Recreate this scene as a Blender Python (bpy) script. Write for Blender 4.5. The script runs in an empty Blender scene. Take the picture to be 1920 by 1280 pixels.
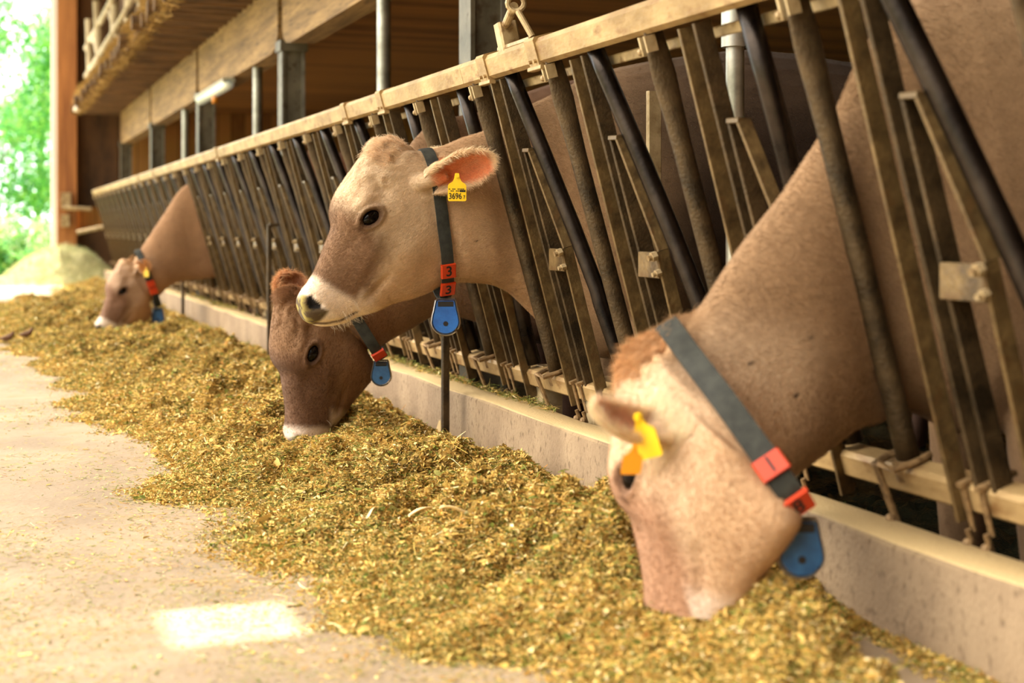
import bpy, bmesh, math, random
import numpy as np
from mathutils import Vector, Matrix
from mathutils.bvhtree import BVHTree

# ---------------------------------------------------------------- camera, world, sun, exposure
FPX = 2666.667                       # focal length in pixels of the 1920 px wide frame (50 mm)
TH = math.atan(995 / FPX)            # yaw of the camera to the right of the feed alley (+Y)
ST, CT = math.sin(TH), math.cos(TH)
HOR = 428.0                          # horizon row
sc = bpy.context.scene
cam_d = bpy.data.cameras.new('camera'); cam = bpy.data.objects.new('camera', cam_d)
sc.collection.objects.link(cam); sc.camera = cam
cam.location = (0, 0, 0); cam.rotation_euler = (math.pi / 2, 0, -TH)
cam_d.sensor_width = 36; cam_d.lens = 50; cam_d.shift_y = -(640 - HOR) / 1920
cam_d.clip_start = 0.05; cam_d.clip_end = 400
cam_d.dof.use_dof = True; cam_d.dof.focus_distance = 4.32; cam_d.dof.aperture_fstop = 2.5

sc.view_settings.view_transform = 'Standard'; sc.view_settings.look = 'None'
sc.view_settings.gamma = 1.0; sc.view_settings.use_curve_mapping = False
sc.view_settings.exposure = 0.27

w = bpy.data.worlds.new('sky'); sc.world = w; w.use_nodes = True
nt = w.node_tree; nt.nodes.clear()
wo = nt.nodes.new('ShaderNodeOutputWorld'); bg = nt.nodes.new('ShaderNodeBackground')
tc = nt.nodes.new('ShaderNodeTexCoord'); dp = nt.nodes.new('ShaderNodeVectorMath'); dp.operation = 'DOT_PRODUCT'
dp.inputs[1].default_value = Vector((-0.62, 0.12, 0.78)).normalized()
rp = nt.nodes.new('ShaderNodeValToRGB')
rp.color_ramp.elements[0].position = 0.0; rp.color_ramp.elements[0].color = (0.10, 0.10, 0.10, 1)
rp.color_ramp.elements[1].position = 1.0; rp.color_ramp.elements[1].color = (5.6, 5.1, 4.3, 1)
e_ = rp.color_ramp.elements.new(0.55); e_.color = (0.25, 0.25, 0.25, 1)
nt.links.new(tc.outputs['Generated'], dp.inputs[0]); nt.links.new(dp.outputs['Value'], rp.inputs['Fac'])
d2 = nt.nodes.new('ShaderNodeVectorMath'); d2.operation = 'DOT_PRODUCT'; d2.inputs[1].default_value = Vector((0.0, 1.0, 0.22)).normalized()
r2_ = nt.nodes.new('ShaderNodeValToRGB'); r2_.color_ramp.elements[0].position = 0.72; r2_.color_ramp.elements[0].color = (0, 0, 0, 1); r2_.color_ramp.elements[1].position = 0.97; r2_.color_ramp.elements[1].color = (2.0, 2.1, 2.1, 1)
ad_ = nt.nodes.new('ShaderNodeMixRGB'); ad_.blend_type = 'ADD'; ad_.inputs['Fac'].default_value = 1.0
nt.links.new(tc.outputs['Generated'], d2.inputs[0]); nt.links.new(d2.outputs['Value'], r2_.inputs['Fac']); nt.links.new(rp.outputs['Color'], ad_.inputs['Color1']); nt.links.new(r2_.outputs['Color'], ad_.inputs['Color2'])
nt.links.new(ad_.outputs['Color'], bg.inputs['Color']); bg.inputs['Strength'].default_value = 1.7
nt.links.new(bg.outputs['Background'], wo.inputs['Surface'])

SUN = Vector((-0.03, 0.55, 0.83)).normalized()
sl = bpy.data.lights.new('sun', 'SUN'); sun = bpy.data.objects.new('sun', sl); sc.collection.objects.link(sun)
sl.energy = 11.0; sl.color = (1.0, 0.93, 0.80); sl.angle = math.radians(0.55)
sun.rotation_euler = SUN.to_track_quat('Z', 'Y').to_euler()

# ---------------------------------------------------------------- helpers
rng = np.random.default_rng(7); random.seed(7)
ZF, ZIN, ZR = -0.774, -0.95, 3.9     # feed table floor, cow side floor, roof

def ray(px, py):
    u = (px - 960) / FPX; v = (HOR - py) / FPX
    return ST + u * CT, CT - u * ST, v
def atY(px, py, Y):
    a, b, c = ray(px, py); t = Y / b; return Vector((a * t, Y, c * t))
def atZ(px, py, Z):
    a, b, c = ray(px, py); t = Z / c; return Vector((a * t, b * t, Z))
def atX(px, py, X):
    a, b, c = ray(px, py); t = X / a; return Vector((X, b * t, c * t))

def hash3(ix, iy, iz, seed=0):
    n = (ix.astype(np.int64) * 374761393 + iy.astype(np.int64) * 668265263 + iz.astype(np.int64) * 2147483647 + seed * 974711) & 0xffffffff
    n = ((n ^ (n >> 13)) * 1274126177) & 0xffffffff
    n = n ^ (n >> 16)
    return (n & 0xffffff) / float(0xffffff)
def vnoise(p, seed=0):
    p = np.asarray(p, float); i = np.floor(p).astype(np.int64); f_ = p - i; f_ = f_ * f_ * (3 - 2 * f_)
    out = 0
    for dx in (0, 1):
        for dy in (0, 1):
            for dz in (0, 1):
                wgt = (f_[:, 0] if dx else 1 - f_[:, 0]) * (f_[:, 1] if dy else 1 - f_[:, 1]) * (f_[:, 2] if dz else 1 - f_[:, 2])
                out = out + wgt * hash3(i[:, 0] + dx, i[:, 1] + dy, i[:, 2] + dz, seed)
    return out
def fbm(p, oct=4, seed=0):
    p = np.asarray(p, float); s = 0; a = 0.5; t = 0
    for k in range(oct):
        s = s + a * vnoise(p * 2 ** k, seed + k * 13); t += a; a *= 0.5
    return s / t
def sst(x, a, b):
    t = np.clip((x - a) / (b - a), 0, 1); return t * t * (3 - 2 * t)
def lin(c):
    c = np.asarray(c, float) / 255.0
    return np.where(c <= 0.04045, c / 12.92, ((c + 0.055) / 1.055) ** 2.4)

def tag(o, label=None, cat=None, group=None, kind=None):
    if label: o['label'] = label
    if cat: o['category'] = cat
    if group: o['group'] = group
    if kind: o['kind'] = kind
    return o
def empty(name, loc=(0, 0, 0)):
    o = bpy.data.objects.new(name, None); sc.collection.objects.link(o); o.location = loc
    o.empty_display_size = 0.1
    return o
def link(name, me, mat=None, parent=None, smooth=False):
    o = bpy.data.objects.new(name, me); sc.collection.objects.link(o)
    if mat:
        me.materials.clear()
        for m_ in (mat if isinstance(mat, (list, tuple)) else [mat]): me.materials.append(m_)
    if parent is not None:
        o.parent = parent
        o.matrix_parent_inverse = Matrix.Translation(parent.location).inverted() if parent.type == 'EMPTY' else Matrix()
    if smooth: me.polygons.foreach_set('use_smooth', [True] * len(me.polygons))
    return o
def copy_tree(o, parent=None, off=None):
    c = o.copy(); sc.collection.objects.link(c)
    if parent is not None: c.parent = parent
    elif off is not None: c.location = Vector(o.location) + Vector(off)
    for ch in list(o.children): copy_tree(ch, c)
    return c

class MB:
    """collects shapes into one mesh"""
    def __init__(s): s.v = []; s.f = []; s.n = 0
    def add(s, vs, fs):
        b = s.n; s.v.extend([tuple(q) for q in vs]); s.f.extend([tuple(b + i for i in q) for q in fs]); s.n += len(vs); return s
    def box(s, c, d, rot=None):
        R_ = rot or Matrix.Identity(3); c = Vector(c)
        vs = [c + R_ @ Vector((sx * d[0] / 2, sy * d[1] / 2, sz * d[2] / 2)) for sx in (-1, 1) for sy in (-1, 1) for sz in (-1, 1)]
        return s.add(vs, [(0, 1, 3, 2), (4, 6, 7, 5), (0, 4, 5, 1), (2, 3, 7, 6), (0, 2, 6, 4), (1, 5, 7, 3)])
    def bbox(s, lo, hi): return s.box([(a + b) / 2 for a, b in zip(lo, hi)], [b - a for a, b in zip(lo, hi)])
    def bar(s, p, q, wid, dep, side=(0, 1, 0), bev=0.15):
        """bar p->q; wid along 'side', dep across; bevelled octagon-ish section"""
        p, q = Vector(p), Vector(q); t = (q - p).normalized(); sd = Vector(side); sd = (sd - t * sd.dot(t)).normalized(); n = t.cross(sd)
        b = min(wid, dep) * bev
        prof = [(wid/2-b, dep/2), (wid/2, dep/2-b), (wid/2, -dep/2+b), (wid/2-b, -dep/2), (-wid/2+b, -dep/2), (-wid/2, -dep/2+b), (-wid/2, dep/2-b), (-wid/2+b, dep/2)]
        vs = [o + sd * a + n * c for o in (p, q) for a, c in prof]
        fs = [(i, (i + 1) % 8, 8 + (i + 1) % 8, 8 + i) for i in range(8)] + [tuple(range(7, -1, -1)), tuple(range(8, 16))]
        return s.add(vs, fs)
    def tube(s, pts, r, n=12, squash=None, side=(0, 1, 0), closed=False):
        pts = [Vector(p) for p in pts]; N = len(pts); rs = r if isinstance(r, (list, tuple)) else [r] * N
        sq = squash or [(1, 1)] * N; vs = []
        for i, p in enumerate(pts):
            if closed: t = (pts[(i + 1) % N] - pts[i - 1]).normalized()
            else: t = (pts[min(i + 1, N - 1)] - pts[max(i - 1, 0)]).normalized()
            a = Vector(side); a = a - t * a.dot(t)
            if a.length < 1e-4: a = t.orthogonal()
            a.normalize(); b = t.cross(a)
            for k in range(n):
                an = 2 * math.pi * k / n
                vs.append(p + a * math.cos(an) * rs[i] * sq[i][0] + b * math.sin(an) * rs[i] * sq[i][1])
        fs = []
        for i in range(N if closed else N - 1):
            j = (i + 1) % N
            for k in range(n):
                k2 = (k + 1) % n; fs.append((i * n + k, i * n + k2, j * n + k2, j * n + k))
        if not closed: fs += [tuple(range(n - 1, -1, -1)), tuple((N - 1) * n + k for k in range(n))]
        return s.add(vs, fs)
    def ball(s, c, r, seg=12, rings=8, rot=None):
        c = Vector(c); r = Vector(r) if not isinstance(r, (int, float)) else Vector((r, r, r)); R_ = rot or Matrix.Identity(3)
        vs = [c + R_ @ Vector((0, 0, r.z))]
        for i in range(1, rings):
            a = math.pi * i / rings
            for k in range(seg):
                b = 2 * math.pi * k / seg; vs.append(c + R_ @ Vector((r.x * math.sin(a) * math.cos(b), r.y * math.sin(a) * math.sin(b), r.z * math.cos(a))))
        vs.append(c + R_ @ Vector((0, 0, -r.z))); fs = []
        for k in range(seg): fs.append((0, 1 + k, 1 + (k + 1) % seg))
        for i in range(rings - 2):
            for k in range(seg):
                a = 1 + i * seg; fs.append((a + k, a + seg + k, a + seg + (k + 1) % seg, a + (k + 1) % seg))
        a = 1 + (rings - 2) * seg
        for k in range(seg): fs.append((a + k, len(vs) - 1, a + (k + 1) % seg))
        return s.add(vs, fs)
    def prism(s, poly, c, ux, uy, depth):
        """extruded outline: poly in (ux,uy) plane round c"""
        c, ux, uy = Vector(c), Vector(ux), Vector(uy); nz = ux.cross(uy).normalized(); n = len(poly)
        vs = [c + ux * a + uy * b - nz * depth / 2 for a, b in poly] + [c + ux * a + uy * b + nz * depth / 2 for a, b in poly]
        fs = [tuple(range(n - 1, -1, -1)), tuple(range(n, 2 * n))] + [(i, (i + 1) % n, n + (i + 1) % n, n + i) for i in range(n)]
        return s.add(vs, fs)
    def mesh(s, name):
        me = bpy.data.meshes.new(name); me.from_pydata(s.v, [], s.f); me.update()
        bm = bmesh.new(); bm.from_mesh(me); bmesh.ops.recalc_face_normals(bm, faces=bm.faces); bm.to_mesh(me); bm.free()
        return me
    def build(s, name, mat, parent=None, smooth=False, angle=None):
        me = s.mesh(name); o = link(name, me, mat, parent, smooth or angle is not None)
        if angle is not None:
            try: me.set_sharp_from_angle(angle=math.radians(angle))
            except Exception: pass
        return o

def np_mesh(name, v, f, cols=None, attr='coat'):
    """fast mesh from numpy arrays; f (n,3) or (n,4)"""
    v = np.asarray(v, np.float32); f = np.asarray(f, np.int32); me = bpy.data.meshes.new(name)
    k = f.shape[1]; me.vertices.add(len(v)); me.vertices.foreach_set('co', v.ravel())
    me.loops.add(f.size); me.loops.foreach_set('vertex_index', f.ravel())
    me.polygons.add(len(f)); me.polygons.foreach_set('loop_start', np.arange(0, f.size, k, dtype=np.int32))
    me.update(calc_edges=True)
    if cols is not None: set_cols(me, cols, attr)
    return me
def set_cols(me, cols, attr='coat'):
    ca = me.color_attributes.new(attr, 'FLOAT_COLOR', 'POINT'); c = np.ones((len(me.vertices), 4), np.float32); c[:, :cols.shape[1]] = cols
    ca.data.foreach_set('color', c.ravel())

# ---------------------------------------------------------------- materials
def nodes(name):
    m = bpy.data.materials.new(name); m.use_nodes = True; n = m.node_tree; return m, n, n.nodes['Principled BSDF']
def noise_mat(name, c1, c2, scale=8, rough=0.7, metal=0.0, c3=None, s3=30, bump=0.0, bs=60, stretch=(1, 1, 1), spec=0.5, lo=0.35, hi=0.65, rough2=None):
    m, n, b = nodes(name); L = n.links.new
    tcn = n.nodes.new('ShaderNodeTexCoord'); mp = n.nodes.new('ShaderNodeMapping'); mp.inputs['Scale'].default_value = stretch
    L(tcn.outputs['Object'], mp.inputs['Vector'])
    no = n.nodes.new('ShaderNodeTexNoise'); no.inputs['Scale'].default_value = scale; no.inputs['Detail'].default_value = 6; no.inputs['Roughness'].default_value = 0.6
    L(mp.outputs['Vector'], no.inputs['Vector'])
    r = n.nodes.new('ShaderNodeValToRGB'); r.color_ramp.elements[0].position = lo; r.color_ramp.elements[1].position = hi
    r.color_ramp.elements[0].color = (*lin(c1), 1); r.color_ramp.elements[1].color = (*lin(c2), 1); L(no.outputs['Fac'], r.inputs['Fac'])
    col = r.outputs['Color']
    if c3 is not None:
        n2 = n.nodes.new('ShaderNodeTexNoise'); n2.inputs['Scale'].default_value = s3; n2.inputs['Detail'].default_value = 4; L(mp.outputs['Vector'], n2.inputs['Vector'])
        r2 = n.nodes.new('ShaderNodeValToRGB'); r2.color_ramp.elements[0].position = 0.55; r2.color_ramp.elements[1].position = 0.7; L(n2.outputs['Fac'], r2.inputs['Fac'])
        mx = n.nodes.new('ShaderNodeMixRGB'); L(r2.outputs['Color'], mx.inputs['Fac']); L(col, mx.inputs['Color1']); mx.inputs['Color2'].default_value = (*lin(c3), 1); col = mx.outputs['Color']
    L(col, b.inputs['Base Color']); b.inputs['Roughness'].default_value = rough; b.inputs['Metallic'].default_value = metal
    b.inputs['Specular IOR Level'].default_value = spec
    if rough2 is not None:
        mr = n.nodes.new('ShaderNodeMapRange'); mr.inputs['To Min'].default_value = rough; mr.inputs['To Max'].default_value = rough2
        mr.inputs['From Min'].default_value = 0.35; mr.inputs['From Max'].default_value = 0.65
        L(no.outputs['Fac'], mr.inputs['Value']); L(mr.outputs['Result'], b.inputs['Roughness'])
    if bump:
        n3 = n.nodes.new('ShaderNodeTexNoise'); n3.inputs['Scale'].default_value = bs; n3.inputs['Detail'].default_value = 5; L(mp.outputs['Vector'], n3.inputs['Vector'])
        bp = n.nodes.new('ShaderNodeBump'); bp.inputs['Strength'].default_value = bump; bp.inputs['Distance'].default_value = 0.01
        L(n3.outputs['Fac'], bp.inputs['Height']); L(bp.outputs['Normal'], b.inputs['Normal'])
    return m
def attr_mat(name, attr='coat', rough=0.8, sheen=0.0, trans=None, bump=0.0, bs=300, spec=0.3, noise=0.0):
    m, n, b = nodes(name); L = n.links.new
    a = n.nodes.new('ShaderNodeVertexColor'); a.layer_name = attr; col = a.outputs['Color']
    if noise:
        tcn = n.nodes.new('ShaderNodeTexCoord'); no = n.nodes.new('ShaderNodeTexNoise'); no.inputs['Scale'].default_value = 160; no.inputs['Detail'].default_value = 4
        L(tcn.outputs['Object'], no.inputs['Vector']); mr = n.nodes.new('ShaderNodeMapRange'); mr.inputs['From Min'].default_value = 0.3; mr.inputs['From Max'].default_value = 0.7
        mr.inputs['To Min'].default_value = 1 - noise; mr.inputs['To Max'].default_value = 1 + noise; L(no.outputs['Fac'], mr.inputs['Value'])
        vm = n.nodes.new('ShaderNodeVectorMath'); vm.operation = 'SCALE'; L(col, vm.inputs[0]); L(mr.outputs['Result'], vm.inputs['Scale']); col = vm.outputs['Vector']
    L(col, b.inputs['Base Color']); b.inputs['Roughness'].default_value = rough; b.inputs['Sheen Weight'].default_value = sheen
    b.inputs['Specular IOR Level'].default_value = spec
    if bump:
        tcn = n.nodes.new('ShaderNodeTexCoord'); n3 = n.nodes.new('ShaderNodeTexNoise'); n3.inputs['Scale'].default_value = bs; n3.inputs['Detail'].default_value = 3
        L(tcn.outputs['Object'], n3.inputs['Vector']); bp = n.nodes.new('ShaderNodeBump'); bp.inputs['Strength'].default_value = bump; bp.inputs['Distance'].default_value = 0.004
        L(n3.outputs['Fac'], bp.inputs['Height']); L(bp.outputs['Normal'], b.inputs['Normal'])
    if trans is not None:
        tr = n.nodes.new('ShaderNodeBsdfTranslucent'); L(col, tr.inputs['Color']); mx = n.nodes.new('ShaderNodeMixShader'); out = n.nodes['Material Output']
        if trans == 'alpha': L(a.outputs['Alpha'], mx.inputs['Fac'])
        else: mx.inputs['Fac'].default_value = trans
        L(b.outputs['BSDF'], mx.inputs[1]); L(tr.outputs['BSDF'], mx.inputs[2]); L(mx.outputs['Shader'], out.inputs['Surface'])
    return m
def plain(name, c, rough=0.5, metal=0.0, spec=0.5, emit=None, es=0):
    m, n, b = nodes(name); b.inputs['Base Color'].default_value = (*lin(c), 1); b.inputs['Roughness'].default_value = rough; b.inputs['Metallic'].default_value = metal
    b.inputs['Specular IOR Level'].default_value = spec
    if emit is not None: b.inputs['Emission Color'].default_value = (*lin(emit), 1); b.inputs['Emission Strength'].default_value = es
    return m
def plank_mat(name, c1, c2, axis, pitch, rough=0.8):
    """boards: seams every `pitch` m along axis (0 x,1 y,2 z), each board its own tone, grain along the board"""
    m, n, b = nodes(name); L = n.links.new
    tcn = n.nodes.new('ShaderNodeTexCoord'); sp = n.nodes.new('ShaderNodeSeparateXYZ'); L(tcn.outputs['Object'], sp.inputs[0])
    d = n.nodes.new('ShaderNodeMath'); d.operation = 'DIVIDE'; d.inputs[1].default_value = pitch; L(sp.outputs[axis], d.inputs[0])
    fl = n.nodes.new('ShaderNodeMath'); fl.operation = 'FLOOR'; L(d.outputs[0], fl.inputs[0])
    fr = n.nodes.new('ShaderNodeMath'); fr.operation = 'FRACT'; L(d.outputs[0], fr.inputs[0])
    wn = n.nodes.new('ShaderNodeTexWhiteNoise'); wn.noise_dimensions = '1D'; L(fl.outputs[0], wn.inputs['W'])
    mp = n.nodes.new('ShaderNodeMapping'); sv = [1.2, 1.2, 1.2]; sv[axis] = 14; mp.inputs['Scale'].default_value = sv; L(tcn.outputs['Object'], mp.inputs['Vector'])
    no = n.nodes.new('ShaderNodeTexNoise'); no.inputs['Scale'].default_value = 3; no.inputs['Detail'].default_value = 6; L(mp.outputs['Vector'], no.inputs['Vector'])
    ad = n.nodes.new('ShaderNodeMath'); ad.operation = 'ADD'; L(wn.outputs['Value'], ad.inputs[0]); L(no.outputs['Fac'], ad.inputs[1])
    r = n.nodes.new('ShaderNodeValToRGB'); r.color_ramp.elements[0].position = 0.4; r.color_ramp.elements[1].position = 1.4 / 1.5
    r.color_ramp.elements[0].color = (*lin(c1), 1); r.color_ramp.elements[1].color = (*lin(c2), 1); L(ad.outputs[0], r.inputs['Fac'])
    gt = n.nodes.new('ShaderNodeMath'); gt.operation = 'GREATER_THAN'; gt.inputs[1].default_value = 0.94; L(fr.outputs[0], gt.inputs[0])
    mx = n.nodes.new('ShaderNodeMixRGB'); L(gt.outputs[0], mx.inputs['Fac']); L(r.outputs['Color'], mx.inputs['Color1']); mx.inputs['Color2'].default_value = (*(lin(c1) * 0.25), 1)
    L(mx.outputs['Color'], b.inputs['Base Color']); b.inputs['Roughness'].default_value = rough
    return m

M = {}
M['galv'] = noise_mat('galvanised_steel', (150, 128, 92), (196, 176, 138), 14, 0.48, 0.35, c3=(120, 92, 58), s3=22, bump=0.15, bs=90, stretch=(1, 1, 1))
M['grime'] = noise_mat('grimy_steel', (44, 35, 22), (90, 72, 46), 11, 0.42, 0.45, c3=(74, 58, 36), s3=40, bump=0.3, bs=120, rough2=0.62)
M['polish'] = noise_mat('rubbed_black_tube', (26, 22, 20), (54, 46, 40), 9, 0.26, 0.85, bump=0.08, bs=60, rough2=0.38)
M['rail'] = noise_mat('dusty_rail', (140, 114, 74), (184, 156, 110), 9, 0.5, 0.25, c3=(128, 96, 58), s3=26, bump=0.2, bs=80, stretch=(1, 0.5, 1))
M['bolt'] = noise_mat('rusty_bolt', (98, 76, 50), (150, 122, 84), 60, 0.55, 0.3)
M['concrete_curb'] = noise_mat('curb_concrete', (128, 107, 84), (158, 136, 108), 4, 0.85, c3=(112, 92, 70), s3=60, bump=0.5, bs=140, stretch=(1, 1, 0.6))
def dusty_lit_top(m, c):  # paler up-facing sides: settled dust, plus top light painted into the colour
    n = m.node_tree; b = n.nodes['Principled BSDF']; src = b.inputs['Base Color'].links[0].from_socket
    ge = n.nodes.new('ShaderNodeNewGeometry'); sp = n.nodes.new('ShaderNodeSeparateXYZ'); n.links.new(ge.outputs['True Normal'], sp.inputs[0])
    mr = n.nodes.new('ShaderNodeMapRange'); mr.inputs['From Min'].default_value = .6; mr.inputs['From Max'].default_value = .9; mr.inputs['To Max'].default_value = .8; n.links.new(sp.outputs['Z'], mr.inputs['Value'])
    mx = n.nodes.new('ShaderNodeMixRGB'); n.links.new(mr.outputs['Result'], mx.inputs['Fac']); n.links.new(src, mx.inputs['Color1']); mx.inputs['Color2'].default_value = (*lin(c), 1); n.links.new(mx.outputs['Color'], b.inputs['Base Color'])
dusty_lit_top(M['concrete_curb'], (212, 186, 134))
M['concrete_floor'] = noise_mat('floor_concrete', (146, 128, 106), (172, 152, 126), 2.2, 0.75, c3=(160, 138, 104), s3=9, bump=0.25, bs=60)
M['glulam'] = noise_mat('beam_wood', (112, 86, 50), (164, 132, 84), 3, 0.75, c3=(88, 64, 36), s3=10, stretch=(6, 0.5, 6), bump=0.2)
M['darkwood'] = noise_mat('dark_wood', (58, 38, 22), (104, 72, 44), 5, 0.8, stretch=(1, 1, 0.3), bump=0.3)
M['orangewood'] = noise_mat('orange_wood_post', (132, 80, 40), (176, 116, 62), 4, 0.65, stretch=(4, 4, 0.3), bump=0.15)
M['joist'] = noise_mat('loft_slab_wood', (66, 46, 26), (112, 82, 48), 6, 0.85, stretch=(0.5, 3, 3), bump=0.4)
M['ceil'] = plank_mat('ceiling_boards', (120, 78, 32), (184, 128, 60), 1, 0.19)
M['gable'] = plank_mat('gable_boards', (128, 88, 42), (184, 132, 70), 0, 0.2)
M['roof'] = noise_mat('roof_boards', (120, 92, 60), (160, 124, 84), 3, 0.8, stretch=(1, 5, 1))
M['steelpost'] = noise_mat('painted_steel_post', (86, 80, 66), (118, 110, 92), 6, 0.5, 0.2, c3=(70, 56, 38), s3=18, bump=0.1)
M['pipe'] = noise_mat('galvanised_pipe', (140, 138, 126), (190, 188, 176), 8, 0.35, 0.7, bump=0.05)
M['manure'] = noise_mat('wet_manure', (16, 18, 14), (38, 38, 26), 12, 0.16, 0.0, bump=1.0, bs=36, spec=0.8)
M['feed'] = attr_mat('silage', rough=0.85, spec=0.2, bump=0.6, bs=260, trans=0.12)
M['strap'] = noise_mat('collar_webbing', (26, 29, 25), (50, 52, 46), 40, 0.75, bump=0.3, bs=400)
M['orange'] = plain('orange_plastic', (192, 54, 8), 0.45)
M['blue'] = noise_mat('blue_plastic', (20, 84, 168), (34, 110, 200), 20, 0.35, bump=0.1, bs=150)
M['blue_dark'] = noise_mat('scuffed_blue_plastic', (24, 68, 112), (46, 98, 146), 20, 0.35, bump=0.1, bs=150)
M['steel_rim'] = plain('steel_rim', (196, 188, 176), 0.3, 0.8)
M['ink'] = plain('black_ink', (24, 20, 18), 0.6)
M['yellow'] = noise_mat('yellow_tag_plastic', (238, 196, 24), (250, 214, 48), 12, 0.4)
M['eye'] = plain('wet_eye', (12, 8, 7), 0.05, 0.0, 0.22)
M['grass'] = noise_mat('meadow', (70, 120, 44), (128, 170, 74), 3, 0.9, c3=(170, 190, 110), s3=12)
M['leaf'] = attr_mat('tree_leaf', rough=0.5, spec=0.4, trans=0.45)
M['bark'] = noise_mat('pale_bark', (150, 150, 140), (206, 204, 194), 8, 0.8, stretch=(1, 1, 0.4))
M['whitewash'] = noise_mat('pale_log', (150, 134, 108), (204, 190, 162), 7, 0.8, stretch=(1, 1, 0.4))
PX = 1.87
# ---------------------------------------------------------------- the setting
def sbox(name, lo, hi, mat, label=None):
    o = MB().bbox(lo, hi).build(name, mat); tag(o, label=label, kind='structure'); return o
sbox('floor', (-9, -5, ZF - 0.2), (1.6, 24.5, ZF), M['concrete_floor'])
sbox('floor_inside', (1.74, -5, ZIN - 0.2), (12, 22, ZIN), M['manure'])
# curb with slightly worn, rounded edges
m = MB()
prof = [(1.60, -1.05), (1.60, -0.597), (1.604, -0.589), (1.612, -0.585), (1.725, -0.588), (1.735, -0.597), (1.74, -1.05)]
ys = np.arange(-5, 22.01, 0.25); vs = []
for i, y in enumerate(ys):
    for j, (x, z) in enumerate(prof):
        vs.append((x + 0.003 * math.sin(i * 2.1 + j), y, z + (0.003 * math.sin(i * 1.7) if 0 < j < 6 else 0)))
fs = [(i * 7 + j, i * 7 + j + 1, i * 7 + 8 + j, i * 7 + 7 + j) for i in range(len(ys) - 1) for j in range(6)] + [tuple(range(7)), tuple((len(ys) - 1) * 7 + j for j in range(6, -1, -1))]
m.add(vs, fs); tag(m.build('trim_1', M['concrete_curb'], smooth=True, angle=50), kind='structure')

def meadow(x, y): return -0.85 + 0.3 * math.sin(x * 0.3) * math.sin(y * 0.2) * (1 if y > 30 else 0)
gx = np.linspace(-40, 40, 60); gy = np.concatenate([np.linspace(-30, 24.5, 12), np.linspace(25, 75, 40)])
gv = [(x, y, meadow(x, y) - (0.3 if y < 24.6 and x > -9 and x < 13 else 0)) for y in gy for x in gx]
gf = [(j * 60 + i, j * 60 + i + 1, j * 60 + 61 + i, j * 60 + 60 + i) for j in range(len(gy) - 1) for i in range(59)]
tag(MB().add(gv, gf).build('ground_outside', M['grass'], smooth=True), kind='structure')

# roof above the alley, with the one gap that lets the sun spot through
hc = atZ(428, 1163, ZF) + SUN * ((ZR - ZF) / SUN.z)
hx0, hx1, hy0, hy1 = hc.x - 0.125, hc.x + 0.125, hc.y - 0.15, hc.y + 0.15
m = MB()
m.bbox((-0.9, -5, ZR), (hx0, 19.6, ZR + .06)); m.bbox((hx1, -5, ZR), (12, 19.6, ZR + .06)); m.bbox((1.0, 19.6, ZR), (12, 22.3, ZR + .06))
m.bbox((hx0, -5, ZR), (hx1, hy0, ZR + .06)); m.bbox((hx0, hy1, ZR), (hx1, 19.6, ZR + .06))
tag(m.build('roof', M['roof']), kind='structure')
sbox('trim_9', (PX + .04, -4, 1.26), (PX + .12, 21.8, 1.80), M['darkwood'])

sbox('added_shade_wall', (-3.5, -5.1, ZIN), (12, -5, ZR), M['darkwood'])  # unseen wall added behind the camera to darken the sides facing it
# boarded ceiling over the cow side, gable wall, low back wall
sbox('ceiling', (2.04, -5, 1.76), (12, 21.9, 1.84), M['ceil'])
m = MB(); m.bbox((1.31, 21.95, -0.2), (12, 22.1, ZR)); tag(m.build('wall_gable', M['gable']), kind='structure')
m = MB(); m.bbox((1.31, 21.85, ZIN), (12, 21.95, -0.02)); m.bbox((1.31, 21.85, 0.32), (1.9, 21.95, 3.4)); tag(m.build('trim_2', M['darkwood']), kind='structure')
m = MB(); m.bbox((11.9, -5, ZIN), (12, 21.9, 2.5)); tag(m.build('wall_back', M['gable']), kind='structure')
# glulam beam in bay lengths with rounded lower ends over each post
PX = 1.87; PY = [5.57, 9.45, 13.33, 17.21, 21.1]
for i, (a, b) in enumerate([(-3.0, 1.62), (1.76, 5.49), (5.65, 9.37), (9.53, 13.25), (13.41, 17.13), (17.29, 21.02)]):
    zt, zb = 1.68, 1.20; pr_ = [(a, zt), (b, zt), (b, zb + .12)]
    pr_ += [(b - .25 * (1 - math.cos(t)), zb + .12 - .12 * math.sin(t)) for t in (0.5, 1.0, 1.57)]
    pr_ += [(a + .25 * (1 - math.cos(t)), zb + .12 - .12 * math.sin(t)) for t in (1.57, 1.0, 0.5)] + [(a, zb + .12)]
    o = MB().prism(pr_, (PX + .08, 0, 0), (0, 1, 0), (0, 0, 1), 0.16).build('trim_%d' % (3 + i), M['glulam']); tag(o, kind='structure')

# wooden corner post of the gable with its white flashing and latch
ep = empty('wooden_post', (1.17, 21.8, ZF)); tag(ep, 'tall orange-brown wooden post at the open end of the barn', 'post')
MB().bar((1.17, 21.75, ZF), (1.17, 21.75, ZR), 0.28, 0.2, side=(1, 0, 0), bev=.05).build('shaft', M['orangewood'], ep)
MB().bbox((0.96, 21.66, ZF), (1.03, 21.9, ZR)).build('flashing', plain('white_flashing', (232, 228, 220), 0.6), ep)
m = MB(); m.bbox((1.08, 21.58, 0.30), (1.22, 21.66, 0.52)); m.bbox((1.08, 21.58, 0.02), (1.2, 21.66, 0.2)); m.tube([(1.1, 21.55, 0.3), (1.5, 21.55, 0.28)], 0.03)
m.build('latch', M['galv'], ep)
gr_ = MB().tube([(1.3, 21.45, -0.06), (1.78, 21.3, 0.05)], 0.035).build('gate_rail', M['galv']); tag(gr_, 'pale horizontal rail between the wooden post and the fence end', 'rail')

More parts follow.
